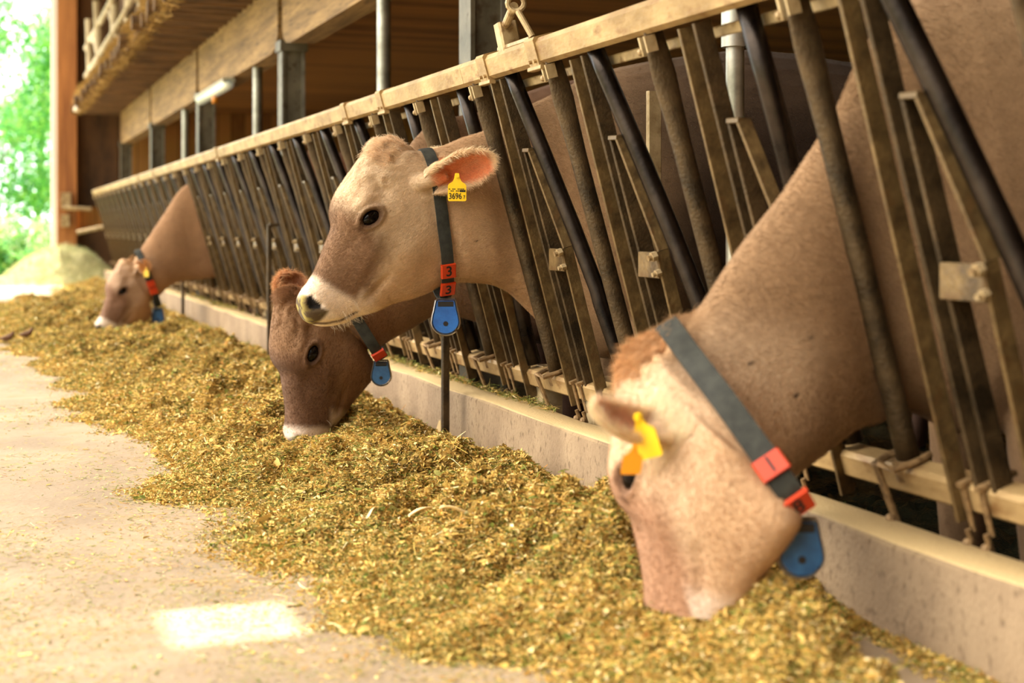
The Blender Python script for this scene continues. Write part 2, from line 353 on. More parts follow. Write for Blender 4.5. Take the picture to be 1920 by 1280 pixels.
# steel posts with pale flange, thin pipes between them
def steel_post(y, label, w_=0.148):
    t = empty('steel_post', (PX + .08, y, ZIN)); tag(t, label, 'post', 'steel posts carrying the long beam')
    m = MB(); m.bbox((PX + .02, y - w_ / 2 + .012, ZIN), (PX + .135, y + w_ / 2 - .012, 1.25)); m.build('web', M['steelpost'], t)
    MB().bbox((PX, y - w_ / 2, ZIN), (PX + .02, y + w_ / 2, 1.25)).build('flange', M['steelpost'], t)
    MB().bbox((PX + .135, y - w_ / 2, ZIN), (PX + .155, y + w_ / 2, 1.25)).build('flange', M['pipe'], t)
    m = MB(); m.bbox((PX - .015, y - w_ / 2 - .015, 1.18), (PX + .17, y + w_ / 2 + .015, 1.25)); m.build('cap_plate', M['steelpost'], t)
for y, lb in zip(PY, ['broad grey steel post rising behind the fence just left of the release lever', 'dark steel post behind the fence, second from the camera', 'dark steel post behind the fence, third from the camera', 'small dark steel post fourth from the camera', 'smallest steel post at the far end of the beam']):
    steel_post(y, lb)
def pipe(x, y, ztop, label, r=0.04, sleeve=None):
    t = empty('steel_pipe', (x, y, ZIN)); tag(t, label, 'pipe', 'round pipes behind the feed fence')
    MB().tube([(x, y, ZIN), (x, y, ztop)], r, 16).build('shaft', M['pipe'], t, smooth=True, angle=50)
    MB().tube([(x, y, ZIN), (x, y, ZIN + .03)], r * 2, 16).build('foot', M['galv'], t, angle=50)
    if sleeve: MB().tube([(x, y, sleeve), (x, y, ztop + .0)], r * 1.5, 16).build('sleeve', M['pipe'], t, angle=50)
pipe(1.97, 3.50, 1.74, 'slim bluish pipe standing behind the near fence units', 0.026, 0.505)
pipe(PX + .06, 7.05, 1.22, 'round galvanised pipe between the first and second steel posts', 0.036, None)
pipe(PX + .06, 10.60, 1.22, 'round galvanised pipe between the second and third steel posts', 0.036)
pipe(PX + .06, 14.6, 1.22, 'thin pipe farthest back behind the fence', 0.036)
ws = MB().bar((1.93, 3.93, ZIN), (1.93, 3.93, 0.42), 0.045, 0.02, side=(1, 0, 0)).build('steel_strip', M['galv']); tag(ws, 'flat pale upright strip behind the fence beside the raised cow', 'strip')

# loft floor sticking out above the alley: split logs side by side, hay on top
lf = empty('hay_loft', (1.6, 10, 1.68)); tag(lf, 'overhanging hay loft of split logs above the feed fence', 'loft')
r_ = random.Random(3); y = -1.0
while y < 21.6:
    dx = r_.uniform(-.09, .05); h = r_.uniform(.15, .19)
    MB().tube([(1.27 + dx, y, 1.73), (1.36, y, 1.73), (1.90, y, 1.73)], [h * .38, h * .45, h * .48], 10, side=(0, 1, 0)).build('split_log', M['joist'], lf, angle=40)
    y += 0.23
MB().bbox((1.38, -1.2, 1.77), (1.90, 21.8, 1.83)).build('deck', M['darkwood'], lf)
rl = empty('loft_railing', (1.5, 15, 1.83)); tag(rl, 'railing of weathered pale logs above the loft edge', 'railing')
for i in range(8):
    yy = 8.0 + i * 1.8
    MB().tube([(1.44, yy, 1.83), (1.42 + r_.uniform(-.04, .04), yy + r_.uniform(-.2, .2), 2.9)], [.06, .05], 10).build('upright', M['whitewash'], rl, angle=50)
for zz in (2.2, 2.6): MB().tube([(1.43, 7.6, zz), (1.40, 14, zz + .03), (1.43, 21.4, zz)], .05, 10).build('log_rail', M['whitewash'], rl, angle=50)
for i in range(5): MB().tube([(1.44, 8.4 + i * 2.5, 1.87), (1.44, 10.2 + i * 2.5, 2.65)], .042, 8).build('brace', M['whitewash'], rl, angle=50)
sbox('trim_10', (1.86, 4, 1.83), (1.92, 21.8, 3.6), M['darkwood'])
cz_ = atX(146, 203, 1.27); bl = MB(); bl.tube([(1.27, cz_.y + .5, cz_.z + .02), (1.27, cz_.y + .1, cz_.z)], .035, 12); bl.ball((1.27, cz_.y, cz_.z), .05); o = bl.build('conduit_end', plain('white_conduit', (226, 214, 196), 0.5), None, smooth=True); tag(o, 'pale rounded conduit end at the far corner of the loft', 'conduit')

# fluorescent fitting under the beam
p1, p2 = Vector((1.84, 12.95, 1.15)), Vector((1.84, 11.35, 1.15))
la = empty('fluorescent_lamp', (1.84, 12.1, 1.15)); tag(la, 'long frosted fluorescent fitting hung below the beam', 'lamp')
MB().bar(p1 + Vector((0, 0, .025)), p2 + Vector((0, 0, .025)), .10, .04, side=(1, 0, 0), bev=.3).build('housing', plain('grey_housing', (170, 168, 150), 0.5), la)
MB().tube([p1, p1.lerp(p2, .03), p1.lerp(p2, .97), p2], [.028, .046, .046, .028], 14).build('diffuser', plain('frosted_diffuser', (214, 220, 200), 0.25, 0, 0.6, (250, 250, 228), 0.12), la, smooth=True)
for t_ in (.15, .85):
    q = p1.lerp(p2, t_); MB().tube([q + Vector((0, 0, .04)), q + Vector((.04, 0, .08))], .008, 8).build('hanger', M['galv'], la)
MB().tube([p2.lerp(p1, .45) + Vector((0, 0, -.04)), p2.lerp(p1, .45) + Vector((0, 0, -.10))], .028, 12).build('amber_sensor', plain('amber_plastic', (200, 126, 26), 0.4), la, smooth=True)

# ---------------------------------------------------------------- self-locking feed fence, unit by unit
def FX(z, off=0.0): return 1.75 - 0.2857 * (z + 0.474) + off * -0.961
U = 0.6225; Y0 = 2.40
def P(z, dy, off=0.0): return (FX(z) - off * 0.961, dy, z - off * 0.275)   # off = towards the alley, square to the fence
meshes = {}
m = MB(); zs = [-.47, -.40, .20, .29, .36, .41, .47]
m.tube([P(z, 0, .0) for z in zs], [.024, .024, .024, .026, .027, .024, .022], 16, squash=[(1, 1), (1, 1), (1, 1), (.85, 1.05), (.52, 1.2), (.34, 1.25), (.30, 1.1)]); meshes['divider_tube'] = (m.mesh('divider_tube'), 'grime', 1)
m = MB(); m.bar(P(-.54, -.185, .030), P(.452, -.185, .014), .010, .040); meshes['upright'] = (m.mesh('upright'), 'galvb', 0)
m = MB(); m.bar(P(-.50, -.235, .006), P(.455, -.235, .0), .012, .044); meshes['rear_upright'] = (m.mesh('rear_upright'), 'grime', 0)
m = MB(); m.bar(P(-.50, -.285, .006), P(.24, -.285, .004), .012, .042); m.bar(P(-.50, -.262, -.016), P(.24, -.262, -.016), .044, .010); meshes['short_upright'] = (m.mesh('short_upright'), 'grime', 0)
m = MB(); m.bar(P(.235, -.33, .012), P(-.05, -.415, .016), .010, .034); m.bar(P(-.05, -.415, .022), P(-.56, -.41, .030), .010, .036); m.bar(P(.237, -.285, .012), P(.235, -.335, .012), .012, .034, side=(0, 0, 1)); meshes['guide_strip'] = (m.mesh('guide_strip'), 'galvb', 0)
m = MB(); m.bar(P(-.085, -.285, .030), P(-.085, -.41, .032), .066, .010, side=(0, 0, 1)); meshes['hinge_plate'] = (m.mesh('hinge_plate'), 'galvb', 0)
def hexbolt(m, z, dy, off, s_=.011):
    c = Vector(P(z, dy, off)); d = Vector((-.961, 0, -.275))
    m.tube([c, c + d * .014], s_, 6, side=(0, 1, 0)); m.tube([c + d * .014, c + d * .024], s_ * .6, 8); return m
m = MB(); hexbolt(m, -.058, -.415, .040, .013); hexbolt(m, -.10, -.415, .040, .010); meshes['bolt'] = (m.mesh('bolt'), 'galv', 0)
def curve_tube(pts, r):
    m = MB(); m.tube([P(*p) for p in pts], r, 16); return m
m = curve_tube([(.47, -.262, -.01), (.40, -.285, -.01), (.20, -.36, -.01), (.0, -.43, -.01), (-.18, -.49, -.008), (-.22, -.50, -.004), (-.34, -.535, .0), (-.455, -.565, .0)], .0235); meshes['lock_open'] = (m.mesh('locking_tube'), 'polish', 1)
m = curve_tube([(.47, -.415, -.012), (.30, -.425, -.012), (.0, -.43, -.012), (-.2, -.43, -.01), (-.36, -.43, 0), (-.455, -.43, 0)], .0235); meshes['lock_shut'] = (m.mesh('locking_tube'), 'polish', 1)
m = MB()   # clamp strap + hanging bolts on the bottom rail
for dy in (-.21, -.262):
    m.bar(P(-.468, dy, .036), P(-.555, dy, .036), .014, .005); m.bar(P(-.466, dy, .045), P(-.463, dy, -.045), .016, .01, side=(0, 1, 0))
    m.tube([P(-.55, dy + .004, .045), P(-.585, dy + .004, .042)], .006, 8); m.ball(P(-.575, dy + .004, .052), .011, 8, 6)
meshes['clamp'] = (m.mesh('clamp'), 'bolt', 0)
m = MB()   # looped strap holding the foot of the divider tube
loop = [P(-.46, .033, .06), P(-.452, .0, .068), P(-.46, -.033, .06), P(-.46, -.04, .01), P(-.46, -.03, -.03)]
m.tube([P(-.455, .036, -.03), P(-.455, .04, .02)] + loop, .008, 8)
m.bar(P(-.46, .024, .062), P(-.60, .02, .046), .02, .008); m.ball(P(-.57, .022, .06), .012, 8, 6); m.tube([P(-.46, 0, 0), P(-.50, 0, 0)], .034, 12)
meshes['tube_shoe'] = (m.mesh('tube_shoe'), 'bolt', 0)
m = MB(); m.bar(P(.458, .015, .02), P(.415, .015, .02), .008, .03); m.ball(P(.425, .022, .034), .009, 8, 6); m.bar(P(.458, -.014, .02), P(.42, -.014, .02), .007, .03); meshes['tube_bracket'] = (m.mesh('tube_bracket'), 'galv', 0)
M['galvb'] = noise_mat('dusty_strip', (72, 56, 33), (120, 98, 62), 16, 0.45, 0.3, c3=(96, 72, 42), s3=30, bump=0.2, bs=100)
for k_, (me, mt, smf) in meshes.items():
    if smf: me.polygons.foreach_set('use_smooth', [True] * len(me.polygons))
    me.materials.append(M[mt])

LOCKED = {1, 4, 5, 15}
panels = [(-3, 3, 'nearest length of locking feed fence, beside the closest cow and carrying the release lever'),
          (4, 11, 'length of locking feed fence directly behind the raised cow head'),
          (12, 19, 'length of locking feed fence from which the farthest cow reaches out'),
          (20, 29, 'farthest length of locking feed fence with its free end')]
for k0, k1, lb in panels:
    ya, yb = Y0 + U * k0 - .56, Y0 + U * k1 + .06
    t = empty('feed_fence', (1.78, (ya + yb) / 2, ZIN)); tag(t, lb, 'fence', 'lengths of the feed fence')
    def put(me, name, Y):
        o = bpy.data.objects.new(name, me); sc.collection.objects.link(o); o.parent = t; o.location = (-t.location.x, Y - t.location.y, -t.location.z); return o
    # rails
    m = MB(); m.bar(P(.497, ya, 0), P(.497, yb, 0), .075, .062, side=(-.2857, 0, .958), bev=.2); me = m.mesh('top_rail'); me.materials.append(M['rail']); put(me, 'top_rail', 0)
    m = MB(); m.bar(P(-.497, ya, 0), P(-.497, yb, 0), .06, .06, side=(-.2857, 0, .958), bev=.15); me = m.mesh('bottom_rail'); me.materials.append(M['rail']); put(me, 'bottom_rail', 0)
    m = MB(); m.bar(P(.425, ya + .05, -.05), P(.425, yb - .05, -.05), .026, .02, side=(-.2857, 0, .958)); me = m.mesh('locking_rod'); me.materials.append(M['galv']); put(me, 'locking_rod', 0)
    for yy in ([4.12, 3.70] if k0 == -3 else ([5.32, 5.9] if k0 == 4 else [ya + .1, yb - 1.2])):
        m = MB(); m.bar(P(.497, -.035, 0), P(.497, .035, 0), .086, .072, side=(-.2857, 0, .958), bev=.1)
        m.bar(P(.455, -.05, .03), P(.455, .05, .03), .012, .02, side=(0, 0, 1))
        for d_ in (-.018, .018): m.tube([P(.475, d_, .035), P(.475, d_, .044)], .006, 6)
        me = m.mesh('sleeve'); me.materials.append(M['rail']); put(me, 'sleeve', yy)
    for k in range(k0, k1 + 1):
        Y = Y0 + U * k
        for nm in ('divider_tube', 'upright', 'rear_upright', 'short_upright', 'guide_strip', 'hinge_plate', 'bolt', 'clamp', 'tube_shoe', 'tube_bracket'):
            put(meshes[nm][0], 'upright' if 'upright' in nm else nm, Y)
        put(meshes['lock_shut' if k in LOCKED else 'lock_open'][0], 'locking_tube', Y)
    for yy in (ya + .12, yb - .3):
        m = MB(); m.bbox((1.76, -.03, ZIN), (1.83, .03, -.46)); me = m.mesh('foot'); me.materials.append(M['galv']); put(me, 'foot', yy)
    if k0 == -3:   # release lever on the top rail
        m = MB(); m.bar((1.475, 3.95, .50), (1.455, 3.96, .61), .05, .06, side=(0, 1, 0), bev=.12); m.bar((1.47, 4.0, .535), (1.47, 3.74, .535), .05, .012, side=(1, 0, 0))
        me = m.mesh('lever_block'); me.materials.append(M['galv']); put(me, 'lever_block', 0)
        m = MB(); m.tube([(1.45, 3.94, .60), (1.42, 3.79, .632)], .013, 12)
        m.tube([Vector((1.42, 3.775, .638)) + Vector((math.cos(a) * .022, -math.cos(a) * .008, math.sin(a) * .022)) for a in np.linspace(0, 2 * math.pi, 15)[:-1]], .008, 8, closed=True)
        m.tube([(1.425, 3.77, .615), (1.455, 3.735, .54)], .009, 10)
        me = m.mesh('release_lever'); me.materials.append(M['galv']); put(me, 'release_lever', 0)

# slim struts in front of the curb
for (px, zt), lb in zip([((835), .02), ((505), .02), ((343), .05)], ['thin brown strut before the curb, behind the raised cow\'s transponder', 'thin strut before the curb left of the dark-faced cow', 'thin strut before the curb beside the farthest cow']):
    a, b, _ = ray(px, 500); X = 1.53; Y = X / a * b
    t = empty('support_strut', (X, Y, ZF)); tag(t, lb, 'strut')
    MB().bar((X, Y, ZF), (X, Y, zt), .026, .022, side=(1, 0, 0)).build('shaft', M['grime'], t)
    MB().bar((X, Y, zt), (FX(zt) - .03, Y, zt), .026, .02, side=(0, 1, 0)).build('arm', M['grime'], t)
    MB().bbox((X - .04, Y - .04, ZF), (X + .04, Y + .04, ZF + .008)).build('foot', M['grime'], t)
# ---------------------------------------------------------------- cows
R_V = Vector((CT, -ST, 0)); F_V = Vector((ST, CT, 0)); Z_V = Vector((0, 0, 1))
YA = 4.36
# canonical head: (dorsal px, ventral px, half width, taper, flatness) read in the sagittal plane of the raised head
HP = [((559, 572), (565, 590), .030, 0, 2.2), ((560, 556), (572, 602), .058, 0, 2.4), ((567, 543), (590, 610), .068, 0, 2.5), ((577, 531), (612, 612), .067, 0, 2.5),
      ((590, 508), (640, 607), .061, .02, 2.4), ((601, 481), (668, 594), .061, .05, 2.4), ((612, 452), (702, 585), .069, .12, 2.4), ((623, 424), (735, 570), .082, .22, 2.4),
      ((620, 400), (765, 562), .095, .30, 2.4), ((624, 376), (790, 554), .100, .32, 2.4), ((638, 349), (808, 546), .098, .30, 2.4), ((660, 318), (824, 537), .094, .22, 2.3),
      ((680, 291), (836, 533), .090, .12, 2.2), ((701, 267), (848, 531), .086, -.05, 2.2), ((732, 261), (860, 530), .083, -.15, 2.1), ((760, 270), (872, 530), .083, -.12, 2.1), ((784, 283), (882, 530), .086, -.08, 2.1)]
O0 = atY(770, 360, YA); mz = atY(585, 575, YA); E0 = (mz - O0).normalized(); N0 = Vector((E0.z, 0, -E0.x)); N0 = N0 if N0.z > 0 else -N0
def can(p): d = p - O0; return (d.dot(E0), d.dot(N0))
HR = [(can(atY(*t, YA)), can(atY(*b, YA)), w_, tp, fl) for t, b, w_, tp, fl in HP]
POLL = can(atY(728, 262, YA)); EYE = can(atY(694, 408, YA - .095)); NOS = can(atY(584, 570, YA - .045))

def crom(L, k):
    L = [np.array(q, float) for q in L]; out = []
    for i in range(len(L) - 1):
        p0, p1, p2, p3 = L[max(i - 1, 0)], L[i], L[i + 1], L[min(i + 2, len(L) - 1)]
        for j in range(k):
            t = j / k; out.append(0.5 * ((2 * p1) + (-p0 + p2) * t + (2 * p0 - 5 * p1 + 4 * p2 - p3) * t * t + (-p0 + 3 * p1 - 3 * p2 + p3) * t ** 3))
    out.append(L[-1]); return out

class Head:
    def __init__(s, O, e, n, k=1.0):
        s.O, s.e = Vector(O), Vector(e).normalized(); n = Vector(n); s.n = (n - s.e * n.dot(s.e)).normalized(); s.l = s.n.cross(s.e); s.k = k
    def w(s, a, n, l=0): return s.O + (s.e * a + s.n * n + s.l * l) * s.k
    def c(s, co):
        d = (co - np.array(s.O)) / s.k; return d @ np.array(s.e), d @ np.array(s.n), d @ np.array(s.l)
def head_at(poll, e, n, k=1.0):
    h = Head((0, 0, 0), e, n, k); h.O = Vector(poll) - (h.w(POLL[0], POLL[1])); return h

BT = [(1.76, .44), (2.0, .54), (2.5, .62), (3.0, .59), (3.5, .63), (3.9, .56), (4.08, .40), (4.12, .3)]
BB = [(1.81, -.38), (2.0, -.44), (2.4, -.36), (3.0, -.38), (3.5, -.30), (3.9, -.10), (4.06, .10), (4.10, .2)]
BW = [.12, .22, .285, .34, .30, .25, .15, .05]

def ear_mesh(mb, base, tip, opn, W, curl=1.0, droop=0.0, L0=None, th=.0065):
    base, tip = Vector(base), Vector(tip); d = tip - base; L = d.length; d.normalize(); o = Vector(opn); o = (o - d * o.dot(d)).normalized(); sd = d.cross(o)
    NS, NC = 18, 14; prof = [(0, .62), (.12, .66), (.3, .84), (.5, 1.0), (.68, .96), (.82, .76), (.92, .5), (.98, .22), (1, .06)]
    def W_(s): return W * float(np.interp(s, [a for a, _ in prof], [b for _, b in prof]))
    inner, outer = [], []
    for i in range(NS + 1):
        s = i / NS; wv = W_(s); al = math.radians(np.interp(s, [0, .25, .6, 1], [140, 92, 56, 36])) * curl; Rr = wv / max(math.sin(min(al, math.pi / 2)), .2)
        c0 = base + d * L * s + o * droop * (s * s) * L
        for j in range(NC + 1):
            a = al * (2 * j / NC - 1); nrm = sd * math.sin(a) - o * math.cos(a)
            p = c0 + o * Rr * math.cos(al) * 0 + sd * Rr * math.sin(a) + o * (Rr * (1 - math.cos(a)) - Rr * .35)
            t_ = th * (1.6 if s < .2 else 1.0)
            inner.append(p); outer.append(p + nrm * t_)
    n1 = (NS + 1) * (NC + 1); fs = []
    for i in range(NS):
        for j in range(NC):
            a = i * (NC + 1) + j; fs.append((a, a + 1, a + NC + 2, a + NC + 1)); fs.append((n1 + a + NC + 1, n1 + a + NC + 2, n1 + a + 1, n1 + a))
    def edge(a, b): fs.append((a, b, n1 + b, n1 + a))
    for i in range(NS):
        edge((i + 1) * (NC + 1), i * (NC + 1)); edge(i * (NC + 1) + NC, (i + 1) * (NC + 1) + NC)
    for j in range(NC): edge(j, j + 1); edge(NS * (NC + 1) + j + 1, NS * (NC + 1) + j)
    mb.add(inner + outer, fs)
    # fleshy root joining the ear to the skull
    mb.tube([base - d * .05, base - d * .01, base + d * L * .22], [W * .52, W * .45, W * .25], 14)

def remesh_mesh(mb, voxel, sm=3):
    me = mb.mesh('tmp'); o = bpy.data.objects.new('tmp', me); sc.collection.objects.link(o)
    r = o.modifiers.new('r', 'REMESH'); r.mode = 'VOXEL'; r.voxel_size = voxel
    s = o.modifiers.new('s', 'SMOOTH'); s.factor = 0.5; s.iterations = sm
    bpy.context.view_layer.update(); dg = bpy.context.evaluated_depsgraph_get()
    ev = o.evaluated_get(dg); out = bpy.data.meshes.new_from_object(ev, depsgraph=dg)
    bpy.data.objects.remove(o); bpy.data.meshes.remove(me); return out

def get_co(me): a = np.empty(len(me.vertices) * 3, np.float32); me.vertices.foreach_get('co', a); return a.reshape(-1, 3).astype(float)
def get_no(me): a = np.empty(len(me.vertices) * 3, np.float32); me.vertices.foreach_get('normal', a); return a.reshape(-1, 3).astype(float)
def mixc(a, b, t): return a * (1 - t[:, None]) + b * t[:, None]

def coat_colors(co, no, h, pal, ears):
    a, n, l = h.c(co); al = np.abs(l); N = len(co)
    nz = fbm(co * 9, 3, 5) - .5; nf = fbm(co * 45, 3, 9) - .5; nv = fbm(co * 3, 2, 6) - .5
    neck = lin(pal['neck']); body = lin(pal['body']); face = lin(pal['face']); nose = lin(pal['nose']); white = lin(pal['muzzle']); poll = lin(pal['poll']); belly = lin(pal['throat'])
    col = np.tile(neck, (N, 1))
    # body darkens gradually behind the fence: brown coat plus barn shade put into the colour
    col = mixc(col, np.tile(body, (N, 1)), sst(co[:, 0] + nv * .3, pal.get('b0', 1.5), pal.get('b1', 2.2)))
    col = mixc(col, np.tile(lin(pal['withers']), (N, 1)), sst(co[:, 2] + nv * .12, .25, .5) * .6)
    hm = sst(a + .35 * np.clip(-n - .1, 0, 1) * -1, -.20, -.02) * sst(-np.abs(l), -.34, -.22) * sst(-np.abs(n), -.44, -.24)
    thr = sst(-(n + .35 * a), .02, .15) * hm
    hc = np.tile(face, (N, 1)); hc = mixc(hc, np.tile(belly, (N, 1)), sst(-(n) + nz * .05, .05, .16))
    # darker bridge of the nose and stripe below the eye
    br = sst(a + nz * .05, .155, .22) * sst(n + .55 * (a - .2) + nz * .04, -.075, .03)
    hc = mixc(hc, np.tile(nose, (N, 1)), br * .95)
    hc = mixc(hc, np.tile(nose, (N, 1)), .5 * sst(a, .1, .3) * sst(-np.abs(n + .03 + nz * .05), -.05, -.015))
    hc = mixc(hc, np.tile(poll, (N, 1)), sst(-a + nz * .03, -.03, .06) * sst(n, .05, .12))
    wb = sst(a - .15 * n + nz * .025, pal.get('wb', .385), pal.get('wb', .385) + .03)
    wlow = sst(a + nz * .03, .33, .385) * sst(-(n + .35 * (a - .36)), .06, .085)
    hc = mixc(hc, np.tile(white, (N, 1)), np.maximum(wb, wlow * .8))
    # damp nose pad, feed sticking to it
    pad = sst(a - .12 * n + nf * .01, .462, .474) * sst(n - 0.0, -.045, -.03) * sst(-n, -.062, -.045)
    hc = mixc(hc, np.tile(lin(pal['pad']), (N, 1)), pad)
    if pal.get('mash'): hc = mixc(hc, np.tile(lin((150, 136, 66)), (N, 1)), pad * sst(nf + nz * .5, -.06, .06) * sst(-al, -.075, -.03))
    # nostrils, lip line, eye rims
    nos = nostril(a, n, al); ns = sst(-nos, -1.35, -.7)
    hc = mixc(hc, np.tile(lin((18, 13, 12)), (N, 1)), ns)
    lip = lip_dist(a, n); lm = sst(-lip, -.006, -.0015) * sst(a, .385, .41)
    hc = mixc(hc, np.tile(lin((84, 60, 40)), (N, 1)), lm * .9)
    ea = (a - EYE[0]); en = (n - EYE[1]); ca, sa = math.cos(.25), math.sin(.25); u_ = ea * ca - en * sa * -1; v_ = -ea * sa + en * ca
    re = np.sqrt((u_ / .034) ** 2 + (v_ / .0225) ** 2); side = sst(al, .06, .08)
    hc = mixc(hc, np.tile(lin((30, 20, 17)), (N, 1)), sst(-re, -1.32, -1.08) * side)
    tear = sst(-np.abs(v_ + .004 + .25 * (u_ - .03)), -.012, -.004) * sst(u_, .02, .03) * sst(-u_, -.062, -.045) * side
    hc = mixc(hc, np.tile(lin((52, 36, 28)), (N, 1)), tear * .85)
    hc = mixc(hc, np.tile(lin(pal['nose']), (N, 1)), .55 * sst(-re, -1.9, -1.3) * side)
    col = mixc(col, hc, hm)
    alpha = np.zeros(N)
    for (b, t, o, W, oc, ic) in ears:
        b = np.array(b); t = np.array(t); d = t - b; L = np.linalg.norm(d); d /= L; o = np.array(o, float); o -= d * o.dot(d); o /= np.linalg.norm(o); sd = np.cross(d, o)
        q = co - b; s = q @ d / L; x = q @ sd; y = q @ o; inn = (s > -.02) & (s < 1.12) & (np.abs(x) < W * 1.35) & (np.abs(y) < W * 1.5)
        prof = np.interp(s, [0, .12, .3, .5, .68, .82, .92, .98, 1], [.62, .66, .84, 1, .96, .76, .5, .22, .06]) * W
        em = inn * sst(s, .0, .16)
        col = mixc(col, np.tile(lin(oc), (N, 1)), em)
        inner = em * sst(no @ o, .15, .5) * sst(1 - np.abs(x) / (prof + 1e-4), .10, .3) * sst(-s, -.93, -.82)
        col = mixc(col, np.tile(lin(ic), (N, 1)), inner * np.clip(.85 + nz, 0, 1))
        alpha = np.maximum(alpha, em * .42)
    for (px_, py_) in pal.get('spots', []):
        r_d = Vector(ray(px_, py_)).normalized(); rd_ = np.array(r_d); dd = np.linalg.norm(co - (co @ rd_)[:, None] * rd_, axis=1) / np.linalg.norm(co, axis=1); fcm = (no @ rd_) < -.2
        col = mixc(col, np.tile(lin((52, 36, 30)), (N, 1)), sst(-dd, -.0021 * pal.get('spr', 1), -.0009 * pal.get('spr', 1)) * fcm)
    col = col * (1 + nz[:, None] * pal.get('nz', .28) + nf[:, None] * pal.get('nz', .28) * .5)
    return np.clip(col, 0, 1), alpha

def lip_dist(a, n):
    # polyline of the mouth in head coordinates
    pts = [can(atY(*q, YA - .04)) for q in ((590, 606), (612, 606), (640, 601), (668, 586))]; best = np.full(len(a), 9.)
    for (x0, y0), (x1, y1) in zip(pts[:-1], pts[1:]):
        dx, dy = x1 - x0, y1 - y0; t = np.clip(((a - x0) * dx + (n - y0) * dy) / (dx * dx + dy * dy), 0, 1)
        best = np.minimum(best, np.hypot(a - x0 - t * dx, n - y0 - t * dy))
    return best

def nostril(a, n, al):
    t = np.clip((n - NOS[1]) / .02, -1, 1)      # comma shape, curling back at its lower end
    return ((a - NOS[0] + .008 * t * t) / .0165) ** 2 + ((n - NOS[1]) / .026) ** 2 + (np.clip(.030 - al, 0, 1) / .012) ** 2

def sculpt(co, no, h):
    a, n, l = h.c(co); al = np.abs(l); dsp = np.zeros(len(co)); k = h.k
    ea = (a - EYE[0]); en = (n - EYE[1]); ca, sa = math.cos(.25), math.sin(.25); u_ = ea * ca + en * sa; v_ = -ea * sa + en * ca
    re = np.sqrt((u_ / .032) ** 2 + (v_ / .0205) ** 2); side = sst(al, .05, .075)
    dsp -= .020 * sst(-re, -1.02, -.72) * side
    dsp += .007 * np.exp(-((re - 1.35) / .28) ** 2) * side * (1 + .7 * sst(v_, -.01, .02))
    g = lambda x, y, sx, sy: np.exp(-((a - x) / sx) ** 2 - ((n - y) / sy) ** 2)
    dsp += .012 * g(EYE[0] - .01, EYE[1] + .048, .04, .02) * side          # brow
    dsp -= .012 * g(EYE[0] - .09, EYE[1] + .02, .035, .03) * side          # hollow behind the eye
    dsp -= .006 * g(EYE[0] + .10, EYE[1] - .01, .06, .03) * side * 1.0     # hollow before the eye
    dsp += .004 * np.exp(-(((n - (-.005 - .25 * (a - .2))) / .018) ** 2)) * sst(a, .15, .24) * sst(-a, -.38, -.28) * sst(al, .03, .05)   # facial crest
    dsp += .010 * g(.15, -.11, .07, .06) * side                             # cheek muscle
    dsp -= .006 * np.exp(-(((n - (-.105 + .0 * a)) / .012) ** 2)) * sst(a, .24, .28) * sst(-a, -.38, -.34) * sst(al, .02, .04)
    nos = nostril(a, n, al); dsp -= .020 * np.exp(-nos ** 1.5); rim = (((a - NOS[0] + .004) / .028) ** 2 + ((n - NOS[1] - .004) / .026) ** 2 + ((al - .04) / .03) ** 2)
    dsp += .006 * np.exp(-rim)
    lip = lip_dist(a, n); dsp -= .007 * np.exp(-(lip / .005) ** 2) * sst(a, .375, .41)
    # forehead furrows and curls on the poll
    fw = sst(n, .07, .1) * sst(-a, -.16, -.05) * sst(a, -.14, -.1)
    dsp += fw * .004 * np.sin(l * 170 + 6 * (fbm(co * 14, 2, 3) - .5) * 3)
    dsp += (.004 if getattr(h, 'down', 0) else .010) * sst(n, .09, .12) * sst(-a, -.02, .04) * sst(a, -.15, -.12) * (fbm(co * 42, 2, 21) - .4)
    # neck folds
    nk = sst(-a, .03, .12) * sst(-co[:, 0], -1.75, -1.5)
    dsp += nk * .006 * (fbm(np.stack([co[:, 0] * 9 + co[:, 2] * 3, co[:, 1] * 3, co[:, 2] * 4], 1), 2, 31) - .5)
    dsp += .010 * (fbm(co * 4.5, 2, 40) - .5) * sst(co[:, 0], 1.6, 1.9)
    # jaw line: the neck sits a little in behind the cheek
    dsp -= .007 * np.exp(-((a + .55 * (n + .05) + .01) / .035) ** 2) * sst(-n, .02, .08) * sst(al, .03, .06) * (0 if getattr(h, 'down', 0) else 1)
    return dsp * k

